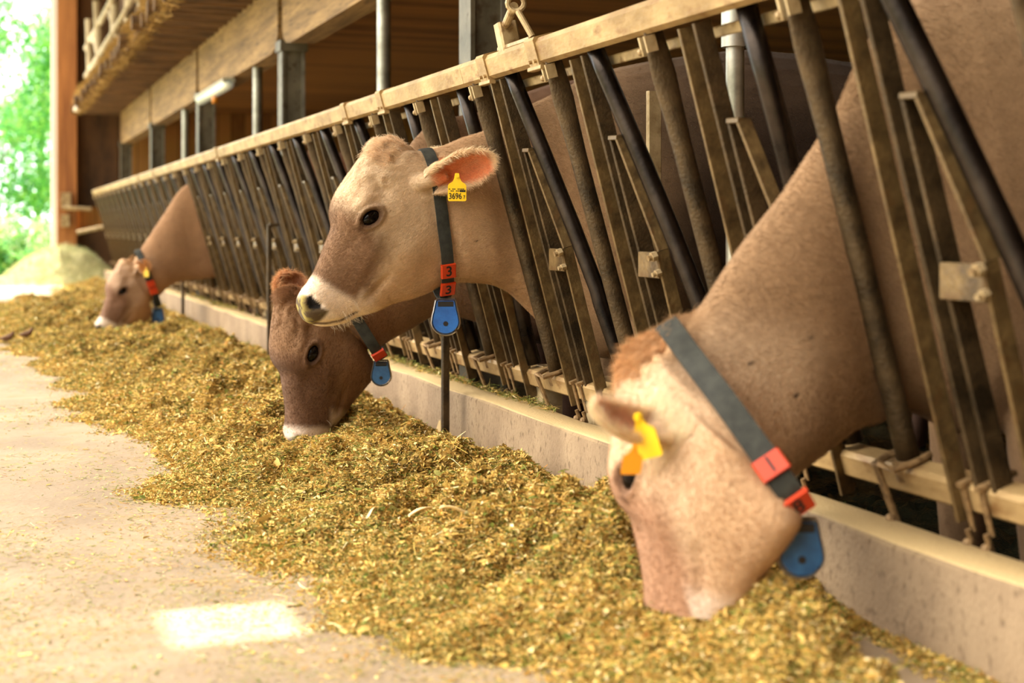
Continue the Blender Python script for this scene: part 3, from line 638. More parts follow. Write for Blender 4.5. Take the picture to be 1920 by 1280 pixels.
def make_hair(name, me, cols, weight, length, flow, count, parent, mat, width=.0008, lift=.35, seed=1, rnd=.35, tipw=.25, campref=True):
    co = get_co(me); no = get_no(me); me.calc_loop_triangles(); t = np.empty(len(me.loop_triangles) * 3, np.int32); me.loop_triangles.foreach_get('vertices', t); t = t.reshape(-1, 3)
    v0, v1, v2 = co[t[:, 0]], co[t[:, 1]], co[t[:, 2]]; ar = np.linalg.norm(np.cross(v1 - v0, v2 - v0), axis=1) / 2
    ctr = (v0 + v1 + v2) / 3; wgt = ar * weight[t].mean(1)
    if campref:
        nn = no[t[:, 0]]; fc = -(nn * ctr).sum(1) / np.linalg.norm(ctr, axis=1); wgt = wgt * (fc > -.35)
    if wgt.sum() <= 0: return None
    g = np.random.default_rng(seed); idx = g.choice(len(t), count, p=wgt / wgt.sum()); r1 = np.sqrt(g.random(count)); r2 = g.random(count)
    b0, b1, b2 = 1 - r1, r1 * (1 - r2), r1 * r2; tt = t[idx]
    def bl(A): return A[tt[:, 0]] * b0[:, None] + A[tt[:, 1]] * b1[:, None] + A[tt[:, 2]] * b2[:, None]
    p = bl(co); nr = bl(no); nr /= np.linalg.norm(nr, axis=1)[:, None]; fl = bl(flow); L = (length[tt].mean(1)) * g.uniform(.6, 1.3, count); c = bl(cols) * g.uniform(.78, 1.28, count)[:, None]
    fl = fl - nr * (fl * nr).sum(1)[:, None]; fl /= np.linalg.norm(fl, axis=1)[:, None] + 1e-6
    jt = g.normal(0, rnd, (count, 3)); d = fl + jt; d = d - nr * (d * nr).sum(1)[:, None]; d /= np.linalg.norm(d, axis=1)[:, None] + 1e-6
    d1 = d + nr * (lift + .25); d1 /= np.linalg.norm(d1, axis=1)[:, None]; d2 = d + nr * lift * .25; d2 /= np.linalg.norm(d2, axis=1)[:, None]
    m1 = p + d1 * (L * .45)[:, None]; tip = m1 + d2 * (L * .55)[:, None]
    vw = m1 / np.linalg.norm(m1, axis=1)[:, None]; sd = np.cross(d1, nr + jt * .8); sd /= np.linalg.norm(sd, axis=1)[:, None] + 1e-6; sw = sd * width / 2
    V = np.stack([p - sw, p + sw, m1 - sw * .8, m1 + sw * .8, tip - sw * tipw, tip + sw * tipw], 1).reshape(-1, 3)
    b = (np.arange(count) * 6)[:, None]; Fq = np.concatenate([b + np.array([[0, 1, 3, 2]]), b + np.array([[2, 3, 5, 4]])])
    hm = np_mesh(name, V, Fq, np.clip(np.repeat(c, 6, axis=0), 0, 1)); return link(name, hm, mat, parent)

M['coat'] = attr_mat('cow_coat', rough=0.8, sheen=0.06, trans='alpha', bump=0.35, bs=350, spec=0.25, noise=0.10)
M['fur'] = attr_mat('cow_fur', rough=0.6, spec=0.25, trans=0.28)
M['tuft'] = attr_mat('cow_tuft', rough=0.6, spec=0.2, trans=0.4)

def digits(txt, size):
    cu = bpy.data.curves.new('t', 'FONT'); cu.body = txt; cu.size = size; cu.extrude = 0.0006; cu.align_x = 'CENTER'; cu.align_y = 'CENTER'; cu.offset = size * .012
    o = bpy.data.objects.new('t', cu); sc.collection.objects.link(o); bpy.context.view_layer.update(); dg = bpy.context.evaluated_depsgraph_get()
    me = bpy.data.meshes.new_from_object(o.evaluated_get(dg), depsgraph=dg); v = [tuple(q.co) for q in me.vertices]; f = [tuple(p.vertices) for p in me.polygons]
    bpy.data.objects.remove(o); bpy.data.meshes.remove(me); return v, f
def multi(name, groups, mats, parent, smooth=False, angle=40):
    """groups: list of MB, one per material, joined into one mesh"""
    vs, fs, mi = [], [], []
    for k, g in enumerate(groups):
        b = len(vs); vs += g.v; fs += [tuple(b + i for i in f) for f in g.f]; mi += [k] * len(g.f)
    me = bpy.data.meshes.new(name); me.from_pydata(vs, [], fs); me.update(); la_ = me.attributes.new('mi', 'INT', 'FACE'); la_.data.foreach_set('value', mi)
    bm = bmesh.new(); bm.from_mesh(me); bmesh.ops.recalc_face_normals(bm, faces=bm.faces); bm.to_mesh(me); bm.free()
    o = link(name, me, mats, parent, smooth); arr = np.empty(len(me.polygons), np.int32); me.attributes['mi'].data.foreach_get('value', arr); me.polygons.foreach_set('material_index', arr); me.update()
    if smooth:
        try: me.set_sharp_from_angle(angle=math.radians(angle))
        except Exception: pass
    return o

def text_on(mb, txt, size, c, ux, uy, xs=1.0):
    v, f = digits(txt, size); ux, uy = Vector(ux).normalized(), Vector(uy).normalized(); nz = ux.cross(uy)
    mb.add([Vector(c) + ux * a * xs + uy * b + nz * z for a, b, z in v], f)

def collar(cow, me, c, nn, up, width, sag, mat_, plates, txts, hang, tcol='blue', t_face=None, th=.005, tk=1.0, shift=0.0, outer=False, ears=()):
    """strap round the neck in the plane through c square to nn; number plates at loop angles, transponder at angle `hang`"""
    cvs = get_co(me); bad = np.zeros(len(cvs), bool)
    for (eb, et, _, eW, _, _) in ears:
        eb = np.array(eb); ed = np.array(et) - eb; tt_ = np.clip((cvs - eb) @ ed / (ed @ ed), -.1, 1.1); bad |= np.linalg.norm(cvs - eb - tt_[:, None] * ed, axis=1) < eW * 1.25
    bv = BVHTree.FromPolygons([v.co for v in me.vertices], [p.vertices for p in me.polygons if not bad[p.vertices[0]]])
    c, nn = Vector(c), Vector(nn).normalized(); up = Vector(up); up = (up - nn * up.dot(nn)).normalized(); sd = up.cross(nn); NP = 96; rad = []
    for i in range(NP):
        a = 2 * math.pi * i / NP; d = up * math.cos(a) + sd * math.sin(a); hs = [bv.ray_cast(c + nn * o_, d, .8) for o_ in (-width / 2, 0, width / 2)]; hs = [q[3] for q in hs if q[0] is not None]
        if outer:
            h2 = [bv.ray_cast(c + nn * o_ + d * .34, -d, .34) for o_ in (-width / 2, 0, width / 2)]; hs += [.34 - q[3] for q in h2 if q[0] is not None]
        rad.append(max(hs) if hs else np.nan)
    rad = np.array(rad); ok_ = ~np.isnan(rad); ii = np.arange(NP); rad = np.interp(ii, np.concatenate([ii[ok_] - NP, ii[ok_], ii[ok_] + NP]), np.tile(rad[ok_], 3)); rad = np.minimum(rad, np.median(rad) * 2.2)
    for _ in range(3): rad = np.maximum(rad, (np.roll(rad, 1) + np.roll(rad, -1)) / 2)
    for _ in range(4): rad = (np.roll(rad, 1) + np.roll(rad, -1) + rad * 2) / 4
    pts, rd = [], []
    for i in range(NP):
        a = 2 * math.pi * i / NP; d = up * math.cos(a) + sd * math.sin(a); r = rad[i] + .007 + sag * max(0, -math.cos(a)) ** 3
        pts.append(c + d * r + nn * shift * max(0, -math.cos(a))); rd.append(d)
    m = MB(); vs = []; hw = width / 2
    for p, d in zip(pts, rd):
        for a_, b_ in ((-hw, 0), (hw, 0), (hw, th), (hw * .4, th + .0012), (-hw * .4, th + .0012), (-hw, th)): vs.append(p + nn * a_ + d * b_)
    fs = [(i * 6 + k, i * 6 + (k + 1) % 6, ((i + 1) % NP) * 6 + (k + 1) % 6, ((i + 1) % NP) * 6 + k) for i in range(NP) for k in range(6)]
    m.add(vs, fs); st = m.build('collar', mat_, cow, smooth=True, angle=35); st['label'] = 'webbing neck collar'
    def at(deg):
        x = (deg % 360) / 360 * NP; i = int(x); f_ = x - i; p = pts[i % NP].lerp(pts[(i + 1) % NP], f_); d = rd[i % NP].lerp(rd[(i + 1) % NP], f_); t = (pts[(i + 1) % NP] - pts[i % NP]).normalized()
        dd = (t.cross(nn)).normalized(); dd = dd if dd.dot(d) > 0 else -dd; return p, dd, t
    for deg, tx in zip(plates, txts):
        p, d, t = at(deg); g1, g2 = MB(), MB(); L = .040 * tk
        g1.bar(p + d * .006 - t * L / 2, p + d * .006 + t * L / 2, width * 1.22, .013, side=nn, bev=.2)
        uy = nn
        uy = t if t.z > 0 else -t; ux = uy.cross(d)
        if tx: text_on(g2, tx, .042 * tk, p + d * .0132, ux, uy)
        o = multi('number_plate', [g1, g2], [M['orange'], M['ink']], st); o['label'] = 'orange number plate' + (' reading ' + tx if tx else '')
    p, d, t = at(hang); fz = Vector(t_face if t_face else (ST * -1, -CT, 0)).normalized(); ux = Z_V.cross(fz).normalized() ; uy = fz.cross(ux)
    cz = p - uy * (.062 * tk); g1, g2, g3 = MB(), MB(), MB()
    def tear(k_): return [(x * k_ * tk, y * k_ * tk) for x, y in [(-.026, .05), (-.028, .046)] + [(-.030 - .010 * math.sin(a * 1.0), .03 - .05 * a / 1.57) for a in (.4, .9, 1.3)] + [(.041 * math.cos(a), -.012 + .041 * math.sin(a) * 1.0) for a in np.linspace(math.pi + .15, 2 * math.pi - .15, 13)] + [(.030 + .010 * math.sin(a), .03 - .05 * a / 1.57) for a in (1.3, .9, .4)] + [(.028, .046), (.026, .05)]]
    g1.prism(tear(.9), cz, ux, uy, .024 * tk)
    T_ = [cz + ux * x + uy * y for x, y in tear(1.0)]
    g2.tube(T_, .0075 * tk, 8, squash=[(.45, 1.5)] * len(T_), side=ux.lerp(uy, .5), closed=True)
    g3.tube([cz - uy * .02 * tk + fz * .011 * tk, cz - uy * .02 * tk + fz * .0135 * tk], .007 * tk, 14); g3.bar(cz + uy * .036 * tk - ux * .022 * tk + fz * .008, cz + uy * .036 * tk + ux * .022 * tk + fz * .008, .016 * tk, .014, side=uy)
    o = multi('transponder', [g1, g2, g3], [M[tcol], M['steel_rim'], M['ink']], st, smooth=True); o['label'] = 'blue pendant with a metal rim'
    return st

def ear_tag(cow, c, ux, uy, k=1.0, num=None, mat_=None):
    ux, uy = Vector(ux).normalized(), Vector(uy).normalized(); ol = [(-.006, .046), (.006, .046), (.009, .030), (.014, .020), (.026, .012), (.029, .006), (.029, -.038), (.026, -.042), (-.026, -.042), (-.029, -.038), (-.029, .006), (-.026, .012), (-.014, .020), (-.009, .030)]
    g1, g2 = MB(), MB(); g1.prism([(a * k, b * k) for a, b in ol], c, ux, uy, .003); nz = ux.cross(uy)
    g1.tube([Vector(c) + uy * .038 * k - nz * .006, Vector(c) + uy * .038 * k + nz * .006], .007 * k, 12)
    if num:
        f_ = Vector(c) + nz * .0016
        text_on(g2, '3696', .026 * k, f_ - uy * .027 * k - ux * .006 * k, ux, uy, .8); text_on(g2, '7', .016 * k, f_ - uy * .030 * k + ux * .022 * k, ux, uy, .8)
        for i, yy in enumerate((-.004, -.010)):
            for j in range(9):
                if hash((i, j)) % 4: g2.box(f_ - uy * (-yy + 0.0) * k * 1.0 + ux * (-.024 + j * .0055) * k + uy * 0, (.0042 * k, .0004, .0034 * k), Matrix((ux, -nz, uy)).transposed())
        for j in range(3): g2.box(f_ + uy * -.010 * k + ux * (.012 + j * .006) * k, (.005 * k, .0004, .007 * k), Matrix((ux, -nz, uy)).transposed())
    o = multi('ear_tag', [g1, g2], [mat_ or M['yellow'], M['ink']], cow); return o

def make_cow(name, label, h, neck, Yc, ears, pal, voxel, hairs, group='cows feeding through the fence', thr=0):
    rows = []   # T, B, w, taper, flat, lat
    for ih, ((at_, nt_), (ab, nb), w_, tp, fl) in enumerate(HR):
        if thr and ih > 10: q_ = 1; ab, nb = HR[10][1][0] - .022 * (ih - 10), HR[10][1][1] + .008 * (ih - 10) ** 1.8
        rows.append([*h.w(at_, nt_), *h.w(ab, nb), w_ * h.k, tp, fl, *h.l])
    nh = len(rows)
    if thr: nh = 14; rows = rows[:14]; rows.append([*h.w(-.06, .10), *h.w(.02, -.08), .05, 0, 2.1, *h.l]); nh = 15; l0 = Vector(h.l).lerp(Vector((0, -1, 0)), .35).normalized(); rows.append([*h.w(.02, .09), *h.w(.13, -.12), .06, 0, 2.1, *l0]); rows.append([*h.w(-.03, .10), *h.w(.10, -.17), .075, 0, 2.1, *l0])
    for T, B, w_, tp, mixl in neck:
        lat = (Vector(h.l).lerp(Vector((0, -1, 0)), mixl)).normalized(); rows.append([*T, *B, w_, tp, 2.1, *lat])
    for (tx, tz), (bx, bz), w_ in zip(BT, BB, BW): rows.append([tx, Yc, tz, bx, Yc, bz, w_, -.12 if tx < 2.4 else 0.05, 2.2, 0, -1, 0])
    m = MB(); NV = 32
    for rws in ([rows[:nh], rows[nh:]] if thr else [rows]):
      R_ = crom(rws, 3); vs = []
      for r in R_:
          T, B = Vector(r[0:3]), Vector(r[3:6]); c = (T + B) / 2; upv = (T - B); H = upv.length / 2; upv.normalize(); lat = Vector(r[9:12]).normalized(); w_, tp, fl = r[6], r[7], r[8]
          for k in range(NV):
            a = 2 * math.pi * k / NV; ca, sa = math.cos(a), math.sin(a); x = math.copysign(abs(ca) ** (2 / fl), ca); y = math.copysign(abs(sa) ** (2 / max(fl - .15, 2)), sa)
            vs.append(c + lat * (w_ * x * (1 + tp * y)) + upv * H * y)
      fs = [(i * NV + k, i * NV + (k + 1) % NV, (i + 1) * NV + (k + 1) % NV, (i + 1) * NV + k) for i in range(len(R_) - 1) for k in range(NV)] + [tuple(range(NV - 1, -1, -1)), tuple((len(R_) - 1) * NV + k for k in range(NV))]
      m.add(vs, fs)
    for s_ in (-1, 1):    # legs and hooves
        y = Yc + s_ * .13
        m.tube([(2.08, y, -.05), (2.05, y, -.32), (2.04, y, -.50), (2.05, y, -.66), (2.05, y, -.72), (2.05, y, -.86), (2.03, y, -.895), (2.01, y, ZIN + .004)], [.12, .085, .06, .052, .046, .036, .044, .055], 14, side=(0, 1, 0))
        y = Yc + s_ * .15
        m.tube([(3.80, y, .18), (3.72, y, -.12), (3.68, y, -.28), (3.84, y, -.46), (3.85, y, -.55), (3.80, y, -.80), (3.78, y, -.89), (3.75, y, ZIN + .004)], [.19, .15, .10, .058, .05, .038, .044, .055], 14, side=(0, 1, 0))
    m.tube([(4.02, Yc, .50), (4.16, Yc, .42), (4.20, Yc, .2), (4.19, Yc, -.2), (4.18, Yc, -.42)], [.05, .04, .03, .022, .02], 10)
    for (b, t, o, W, oc, ic) in ears: ear_mesh(m, b, t, o, W)
    me = remesh_mesh(m, voxel, int((7 if thr else 4) * .006 / voxel + .5) + 1); co = get_co(me); no = get_no(me); co = co + no * sculpt(co, no, h)[:, None]
    me.vertices.foreach_set('co', co.astype(np.float32).ravel()); me.update(); no = get_no(me)
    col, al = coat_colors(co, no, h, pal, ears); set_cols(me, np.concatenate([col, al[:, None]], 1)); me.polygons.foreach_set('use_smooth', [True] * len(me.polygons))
    cow = link('cow', me, M['coat']); tag(cow, label, 'cow', group)
    a, n, l = h.c(co); al_ = np.abs(l)
    # eyes
    for s_ in (1, -1):
        c0 = h.w(EYE[0], EYE[1], 0); bv = None; L_ = h.l * s_
        sel = (np.hypot(a - EYE[0], n - EYE[1]) > .030) & (np.hypot(a - EYE[0], n - EYE[1]) < .042) & (l * s_ > 0); ls = np.abs(l[sel]).mean() if sel.any() else .09
        uu = (h.e * .969 + h.n * .247).normalized(); ll = h.l * s_; vv_ = ll.cross(uu); p = h.w(EYE[0], EYE[1], s_ * (ls - .021)); m = MB(); m.ball(p, Vector((.035, .0235, .024)) * h.k, 28, 18, rot=Matrix((uu, vv_, ll)).transposed()); m.build('eye', M['eye'], cow, smooth=True)
    # coat hair
    if hairs:
        fl = np.tile(-np.array(h.e), (len(co), 1)) + np.array([0, 0, -.15]); nk = sst(-a, -.02, .15)[:, None]; fl = fl * (1 - nk) + nk * np.array([.8, 0, -.6])
        ln = np.full(len(co), .0085); ln += .010 * sst(n, .1, .14) * sst(-a, .0, .06) * sst(a, -.2, -.14)
        earw = sst(al, .1, .3); ln = ln + .012 * earw
        eye_ = np.sqrt(((a - EYE[0]) / .033) ** 2 + ((n - EYE[1]) / .024) ** 2) > 1.05; nose_ = a < .462
        wt = eye_ * nose_ * (.15 + .85 * sst(-co[:, 0], -2.0, -1.6)) * (co[:, 2] > -.8) * (1 + 1.2 * earw)
        make_hair('coat_hair', me, col, wt, ln * hairs.get('len', 1), fl, hairs['n'], cow, M['fur'], width=hairs.get('w', .0009), seed=hairs.get('seed', 1))
        if hairs.get('edge'):
            wt = earw * 1.0; flo = np.zeros((len(co), 3))
            for (b, t, o, W, oc, ic) in ears: flo += (np.array(t) - np.array(b)) * 6 * (np.linalg.norm(co - (np.array(b) + np.array(t)) / 2, axis=1) < .16)[:, None]
            make_hair('ear_hair', me, np.clip(col * 1.3, 0, 1), wt, np.full(len(co), .020), flo + 1e-4, hairs['edge'], cow, M['tuft'], width=.0007, lift=.5, seed=5, rnd=.5)
            wt = sst(n, .11, .14) * sst(-a, -.03, .04) * sst(a, -.16, -.12); make_hair('poll_tuft', me, np.clip(col * 1.15, 0, 1), wt, np.full(len(co), hairs.get('tuft', .022)), np.cross(no, np.array([[.3, .5, .8]])) + 1e-4, 5000, cow, M['tuft'], width=.001, lift=.5, seed=8, rnd=.8)
            wt = sst(a, .37, .42) * sst(-(n + .25 * (a - .4)), .055, .07); make_hair('whiskers', me, np.tile(lin((236, 226, 208)), (len(co), 1)), wt, np.full(len(co), .030), np.tile(np.array(h.e) * .4 - np.array(h.n), (len(co), 1)), 160, cow, M['tuft'], width=.0007, lift=1.2, seed=9, rnd=.3, campref=False)
    return cow, me

FULL = 1
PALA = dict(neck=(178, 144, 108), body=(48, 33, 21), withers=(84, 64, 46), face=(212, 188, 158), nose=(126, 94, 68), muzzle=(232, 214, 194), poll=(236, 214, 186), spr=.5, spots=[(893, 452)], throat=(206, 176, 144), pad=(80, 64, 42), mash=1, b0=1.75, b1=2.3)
def AP(p, Y=YA): return atY(*p, Y)
hA = Head(O0, E0, N0)
eA_b = AP((806, 337), YA - .088); eA_t = AP((930, 297), YA - .21); oA = R_V * .45 - F_V * .85 - Z_V * .2
mir = lambda v, Y: Vector((v[0], 2 * Y - v[1], v[2]))
earsA = [(eA_b, eA_t, oA, .057, (232, 204, 168), (255, 132, 70)), (mir(eA_b, YA), mir(eA_t, YA) + Vector((0, 0, .03)), Vector((oA.x, -oA.y, oA.z)), .060, (228, 200, 165), (240, 140, 90))]
neckA = [(AP((825, 274)), AP((902, 531)), .088, 0, .3), (AP((868, 257)), AP((926, 535)), .090, 0, .8), (AP((911, 243)), AP((958, 552)), .076, 0, 1), (AP((958, 216)), AP((1000, 592)), .080, 0, 1)]
cowA, meA = make_cow('cow', 'pale cow with raised head, green collar, blue pendant and yellow ear tag', hA, neckA, YA, earsA, PALA, .0055, dict(n=150000, edge=9000, seed=1))
# neck collar of the raised cow
cA = AP((820, 410)) ; dv = (AP((800, 285)) - AP((832, 540)))
cA = (AP((802, 285)) + AP((826, 540))) / 2
stA = collar(cowA, meA, cA, Vector((dv.z, 0, -dv.x)), (dv.x, 0, dv.z), .040, .030, M['strap'], [206, 193], ['3', '3'], 186, 'blue', tk=1.12, ears=earsA)
ear_tag(cowA, AP((857, 352), YA - .19) , (R_V * .98 + F_V * .1), (Z_V), .98, True)
# flies and dirt specks on the coat
# the dark-faced cow reaching down behind the raised one
def psi_head(poll, psi, eR, eF, k=1.0):
    ps = math.radians(psi); e = R_V * eR + F_V * eF - Z_V * math.sqrt(max(.01, 1 - eR * eR - eF * eF)); n = -R_V * math.cos(ps) + F_V * math.sin(ps); return head_at(poll, e, n, k)
YB = 4.98
PALB = dict(neck=(132, 102, 74), body=(74, 50, 36), withers=(104, 74, 50), face=(128, 97, 70), nose=(104, 76, 57), muzzle=(222, 204, 188), poll=(136, 98, 68), throat=(132, 98, 70), pad=(60, 48, 40), b0=1.5, b1=2.0, wb=.415)
hB = psi_head(atY(541, 526, 4.92), -35, -.18, -.12, .97); hB.down = 1
eb1, et1 = hB.w(POLL[0] + .03, POLL[1] - .10, .085), None
et1 = eb1 + R_V * .155 - Z_V * .035 - F_V * .08
eb2 = hB.w(POLL[0] + .03, POLL[1] - .09, -.085); eb2 = eb2 - Z_V * .025 - R_V * .01; et2 = eb2 + R_V * -.025 + Z_V * .105 - F_V * .01
earsB = [(eb1, et1, -F_V * .6 - Z_V * .5, .055, (190, 146, 100), (230, 170, 90)), (eb2, et2, -F_V * .9 + R_V * .5, .058, (196, 150, 108), (150, 100, 72))]
neckB = [(AP((585, 535), 4.95), AP((700, 655), 4.93), .088, 0, .2), (AP((650, 440), YB), AP((728, 640), YB), .088, 0, .6), (AP((725, 340), YB), AP((770, 618), YB), .088, 0, 1), (AP((800, 236), YB), AP((832, 590), YB), .078, 0, 1)]
cowB, meB = make_cow('cow', 'dark brown-faced cow eating with head down, just beneath the raised pale head', hB, neckB, YB, earsB, PALB, .007, dict(n=60000, edge=3500, seed=2, w=.0012), thr=1)
cB = hB.w(.03, -.06, 0) + R_V * .08
collar(cowB, meB, cB, hB.e * .55 + R_V * -.8, Z_V, .040, .03, M['strap'], [160], [''], 174, 'blue_dark', tk=.88)

# farthest cow
YC = 11.2
PALC = dict(neck=(158, 122, 90), body=(130, 88, 62), withers=(140, 98, 70), face=(182, 152, 126), nose=(124, 92, 72), muzzle=(230, 214, 198), poll=(214, 178, 140), throat=(190, 150, 116), pad=(60, 48, 40), b0=1.5, b1=2.0)
hC = head_at(atY(240, 482, 11.15), Vector((-.60, -.10, -.79)), Vector((-.79, -.14, .6)), 1.0); hC.down = 1
ec1 = hC.w(POLL[0] + .02, POLL[1] - .10, .085); ec2 = hC.w(POLL[0] + .02, POLL[1] - .10, -.085)
earsC = [(ec1, ec1 + R_V * .10 + Z_V * .02 - F_V * .12, -F_V * .9 + R_V * .2, .058, (206, 150, 96), (196, 132, 70)), (ec2, ec2 + R_V * -.03 + Z_V * .11 + F_V * .1, -F_V, .055, (206, 166, 120), (214, 160, 110))]
neckC = [(AP((262, 470), YC), AP((296, 558), YC), .09, 0, .5), (AP((285, 434), YC), AP((314, 540), YC), .09, 0, 1), (AP((313, 392), YC), AP((338, 528), YC), .09, 0, 1), (AP((346, 347), YC), AP((375, 524), YC), .08, 0, 1)]
cowC, meC = make_cow('cow', 'farthest cow with pale brown head down at the feed, yellow-tagged ear', hC, neckC, YC, earsC, PALC, .012, dict(n=12000, seed=3, w=.003, len=1.3), thr=1)
cC = (AP((262, 492), YC) + AP((290, 548), YC)) / 2; dv = AP((262, 480), YC) - AP((292, 560), YC)
collar(cowC, meC, cC, Vector((dv.z, 0, -dv.x)), (dv.x, 0, dv.z), .05, .05, M['strap'], [246, 226], ['', ''], 188, 'blue_dark', tk=1.25)
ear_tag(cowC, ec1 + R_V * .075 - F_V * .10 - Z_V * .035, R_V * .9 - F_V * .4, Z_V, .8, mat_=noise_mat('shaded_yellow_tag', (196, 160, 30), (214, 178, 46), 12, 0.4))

# nearest cow, head down and turned away
YD = 2.49
PALD = dict(neck=(144, 114, 84), body=(124, 96, 68), withers=(150, 122, 92), poll2=0, b9=0, face=(204, 176, 146), wb=.44, nz=.14, spots=[(1520, 632), (1405, 683), (1492, 742)], nose=(168, 128, 100), muzzle=(232, 216, 200), poll=(196, 156, 114), throat=(196, 162, 128), pad=(70, 56, 46), b0=2.0, b1=2.8)
hD = psi_head(atY(1204, 642, 2.50), 50, -.10, .02, .97); hD.down = 1
ed1 = AP((1245, 828), 2.36); ed1t = AP((1118, 757), 2.27)
ed2 = AP((1262, 650), 2.52); ed2t = AP((1168, 712), 2.50)
earsD = [(ed1, ed1t, -F_V * .45 + Z_V * .85 + R_V * .45, .046, (238, 216, 186), (222, 176, 150)), (ed2, ed2t, F_V * .9 - Z_V * .3, .045, (186, 142, 98), (200, 150, 110))]
neckD = [(AP((1262, 606), YD), AP((1462, 905), 2.46), .092, 0, .3), (AP((1300, 590), YD), AP((1500, 885), YD), .094, 0, .6), (AP((1345, 535), YD), AP((1532, 858), YD), .096, 0, .9), (AP((1400, 450), YD), AP((1560, 835), YD), .098, 0, 1), (AP((1455, 382), YD), AP((1590, 812), YD), .098, 0, 1),
         (AP((1515, 295), YD), AP((1618, 800), YD), .085, 0, 1), (AP((1575, 195), YD), AP((1648, 795), YD), .080, 0, 1)]
cowD, meD = make_cow('cow', 'nearest cow, light tan, head buried in the feed in front of the camera', hD, neckD, YD, earsD, PALD, .006, dict(n=110000, edge=5000, seed=4, w=.0009, tuft=.03), thr=1)
pt = AP((1280, 652), YD - .03); pb = AP((1462, 930), 2.44); cD = (pt + pb) / 2; dv = (pt - pb).normalized(); la = (-F_V * .93 - R_V * .0).normalized()
nnD = dv.cross(la).normalized(); nnD = nnD if nnD.x > 0 else -nnD
collar(cowD, meD, cD, nnD, dv, .046, .035, M['strap'], [270, 257, 222], ['1', '8', ''], 250, 'blue_dark', outer=True)
ear_tag(cowD, AP((1208, 818), 2.27), R_V * .35 - F_V * .3 + Z_V * .15, Z_V * .95 - R_V * .3, .95)
ear_tag(cowD, AP((1186, 862), 2.25), R_V, Z_V + R_V * .15, .6, mat_=plain('amber_tag_plastic', (236, 150, 20), .4))
# ---------------------------------------------------------------- silage along the curb, litter, hay
def ledge(y):      # alley-side edge of the heap
    return np.interp(y, [1.5, 2.3, 2.5, 2.85, 3.15, 3.6, 4.2, 4.8, 5.4, 6.6, 8, 10, 12.6, 15.2, 16.2, 18, 24], [.88, .80, .66, .58, .58, .60, .56, .60, .42, .40, .40, .16, .0, .1, .72, .95, 1.3])
def heap(x, y):
    x = np.asarray(x, float); y = np.asarray(y, float); p = np.stack([x, y, x * 0], 1)
    e = ledge(y) + .24 * (fbm(p * [2.6, 2.6, 1], 4, 3) - .5) * 2
    f_ = fbm(p * [3.2, 3.2, 1], 4, 11); g = fbm(p * [9, 9, 1], 4, 17); q = fbm(p * [26, 26, 1], 3, 23)
    rise = sst(x, e, e + .55)
    h = .085 * rise * (.35 + 1.3 * f_) + .075 * rise * np.clip(f_ - .42, 0, 1) * 4 * .5
    h = h + rise * (.26 * (g - .5) + .10 * (q - .5)) + sst(x, e - .06, e + .15) * (.012 + .022 * (g - .35))
    # eaten-out strip next to the curb at the near end
    bare = sst(-y, -2.75, -2.3) * sst(x, 1.30 + .05 * np.sin(y * 7), 1.42) * (1 - sst(x, 1.52, 1.62) * .25)
    h = h * (1 - bare * 1.15)
    h = h * (1 - .75 * sst(x, 1.42, 1.6) * sst(y, 3.1, 3.5)) * (1 + .3 * np.exp(-((x - 1.3) / .15) ** 2 - ((y - 2.75) / .3) ** 2))
    for hx, hy, r, kk in ((1.22, 2.52, .16, .3), (1.03, 4.88, .15, .7), (.88, 10.75, .62, .9)): h = h * (1 - kk * np.exp(-((x - hx) ** 2 + (y - hy) ** 2) / r ** 2))
    h = h * .66
    h = h - .012 * (1 - sst(x, e - .08, e + .02))
    return h
ys_ = 1.5 * np.exp(np.linspace(0, math.log(21.0 / 1.5), 760)); xs_ = np.linspace(-.25, 1.60, 240)
X_, Y_ = np.meshgrid(xs_, ys_); hh = heap(X_.ravel(), Y_.ravel()); V0 = np.stack([X_.ravel(), Y_.ravel(), ZF + hh], 1)
i0 = (np.arange(759)[:, None] * 240 + np.arange(239)[None]).ravel(); F0 = np.stack([i0, i0 + 1, i0 + 241, i0 + 240], 1)
keep = (hh[F0] > .003).any(1); F0 = F0[keep]
fc = np.array([lin(c) for c in [(228, 194, 112), (240, 214, 144), (214, 174, 92), (192, 154, 80), (170, 144, 76), (138, 132, 68), (246, 228, 176), (222, 190, 100), (196, 140, 72)]])
pr_c = np.array([.20, .10, .19, .16, .14, .08, .025, .08, .025]); pr_c = pr_c / pr_c.sum()
gg = np.random.default_rng(11)
nb = fbm(V0 * [7, 7, 7], 4, 2); c0 = mixc(np.tile(lin((164, 132, 68)), (len(V0), 1)), np.tile(lin((104, 84, 42)), (len(V0), 1)), sst(nb, .35, .65)); c0 = c0 * gg.uniform(.7, 1.25, len(V0))[:, None]  # darker noise in the base colour paints shadow between the chips
base = np_mesh('feed_base', V0, F0, c0)

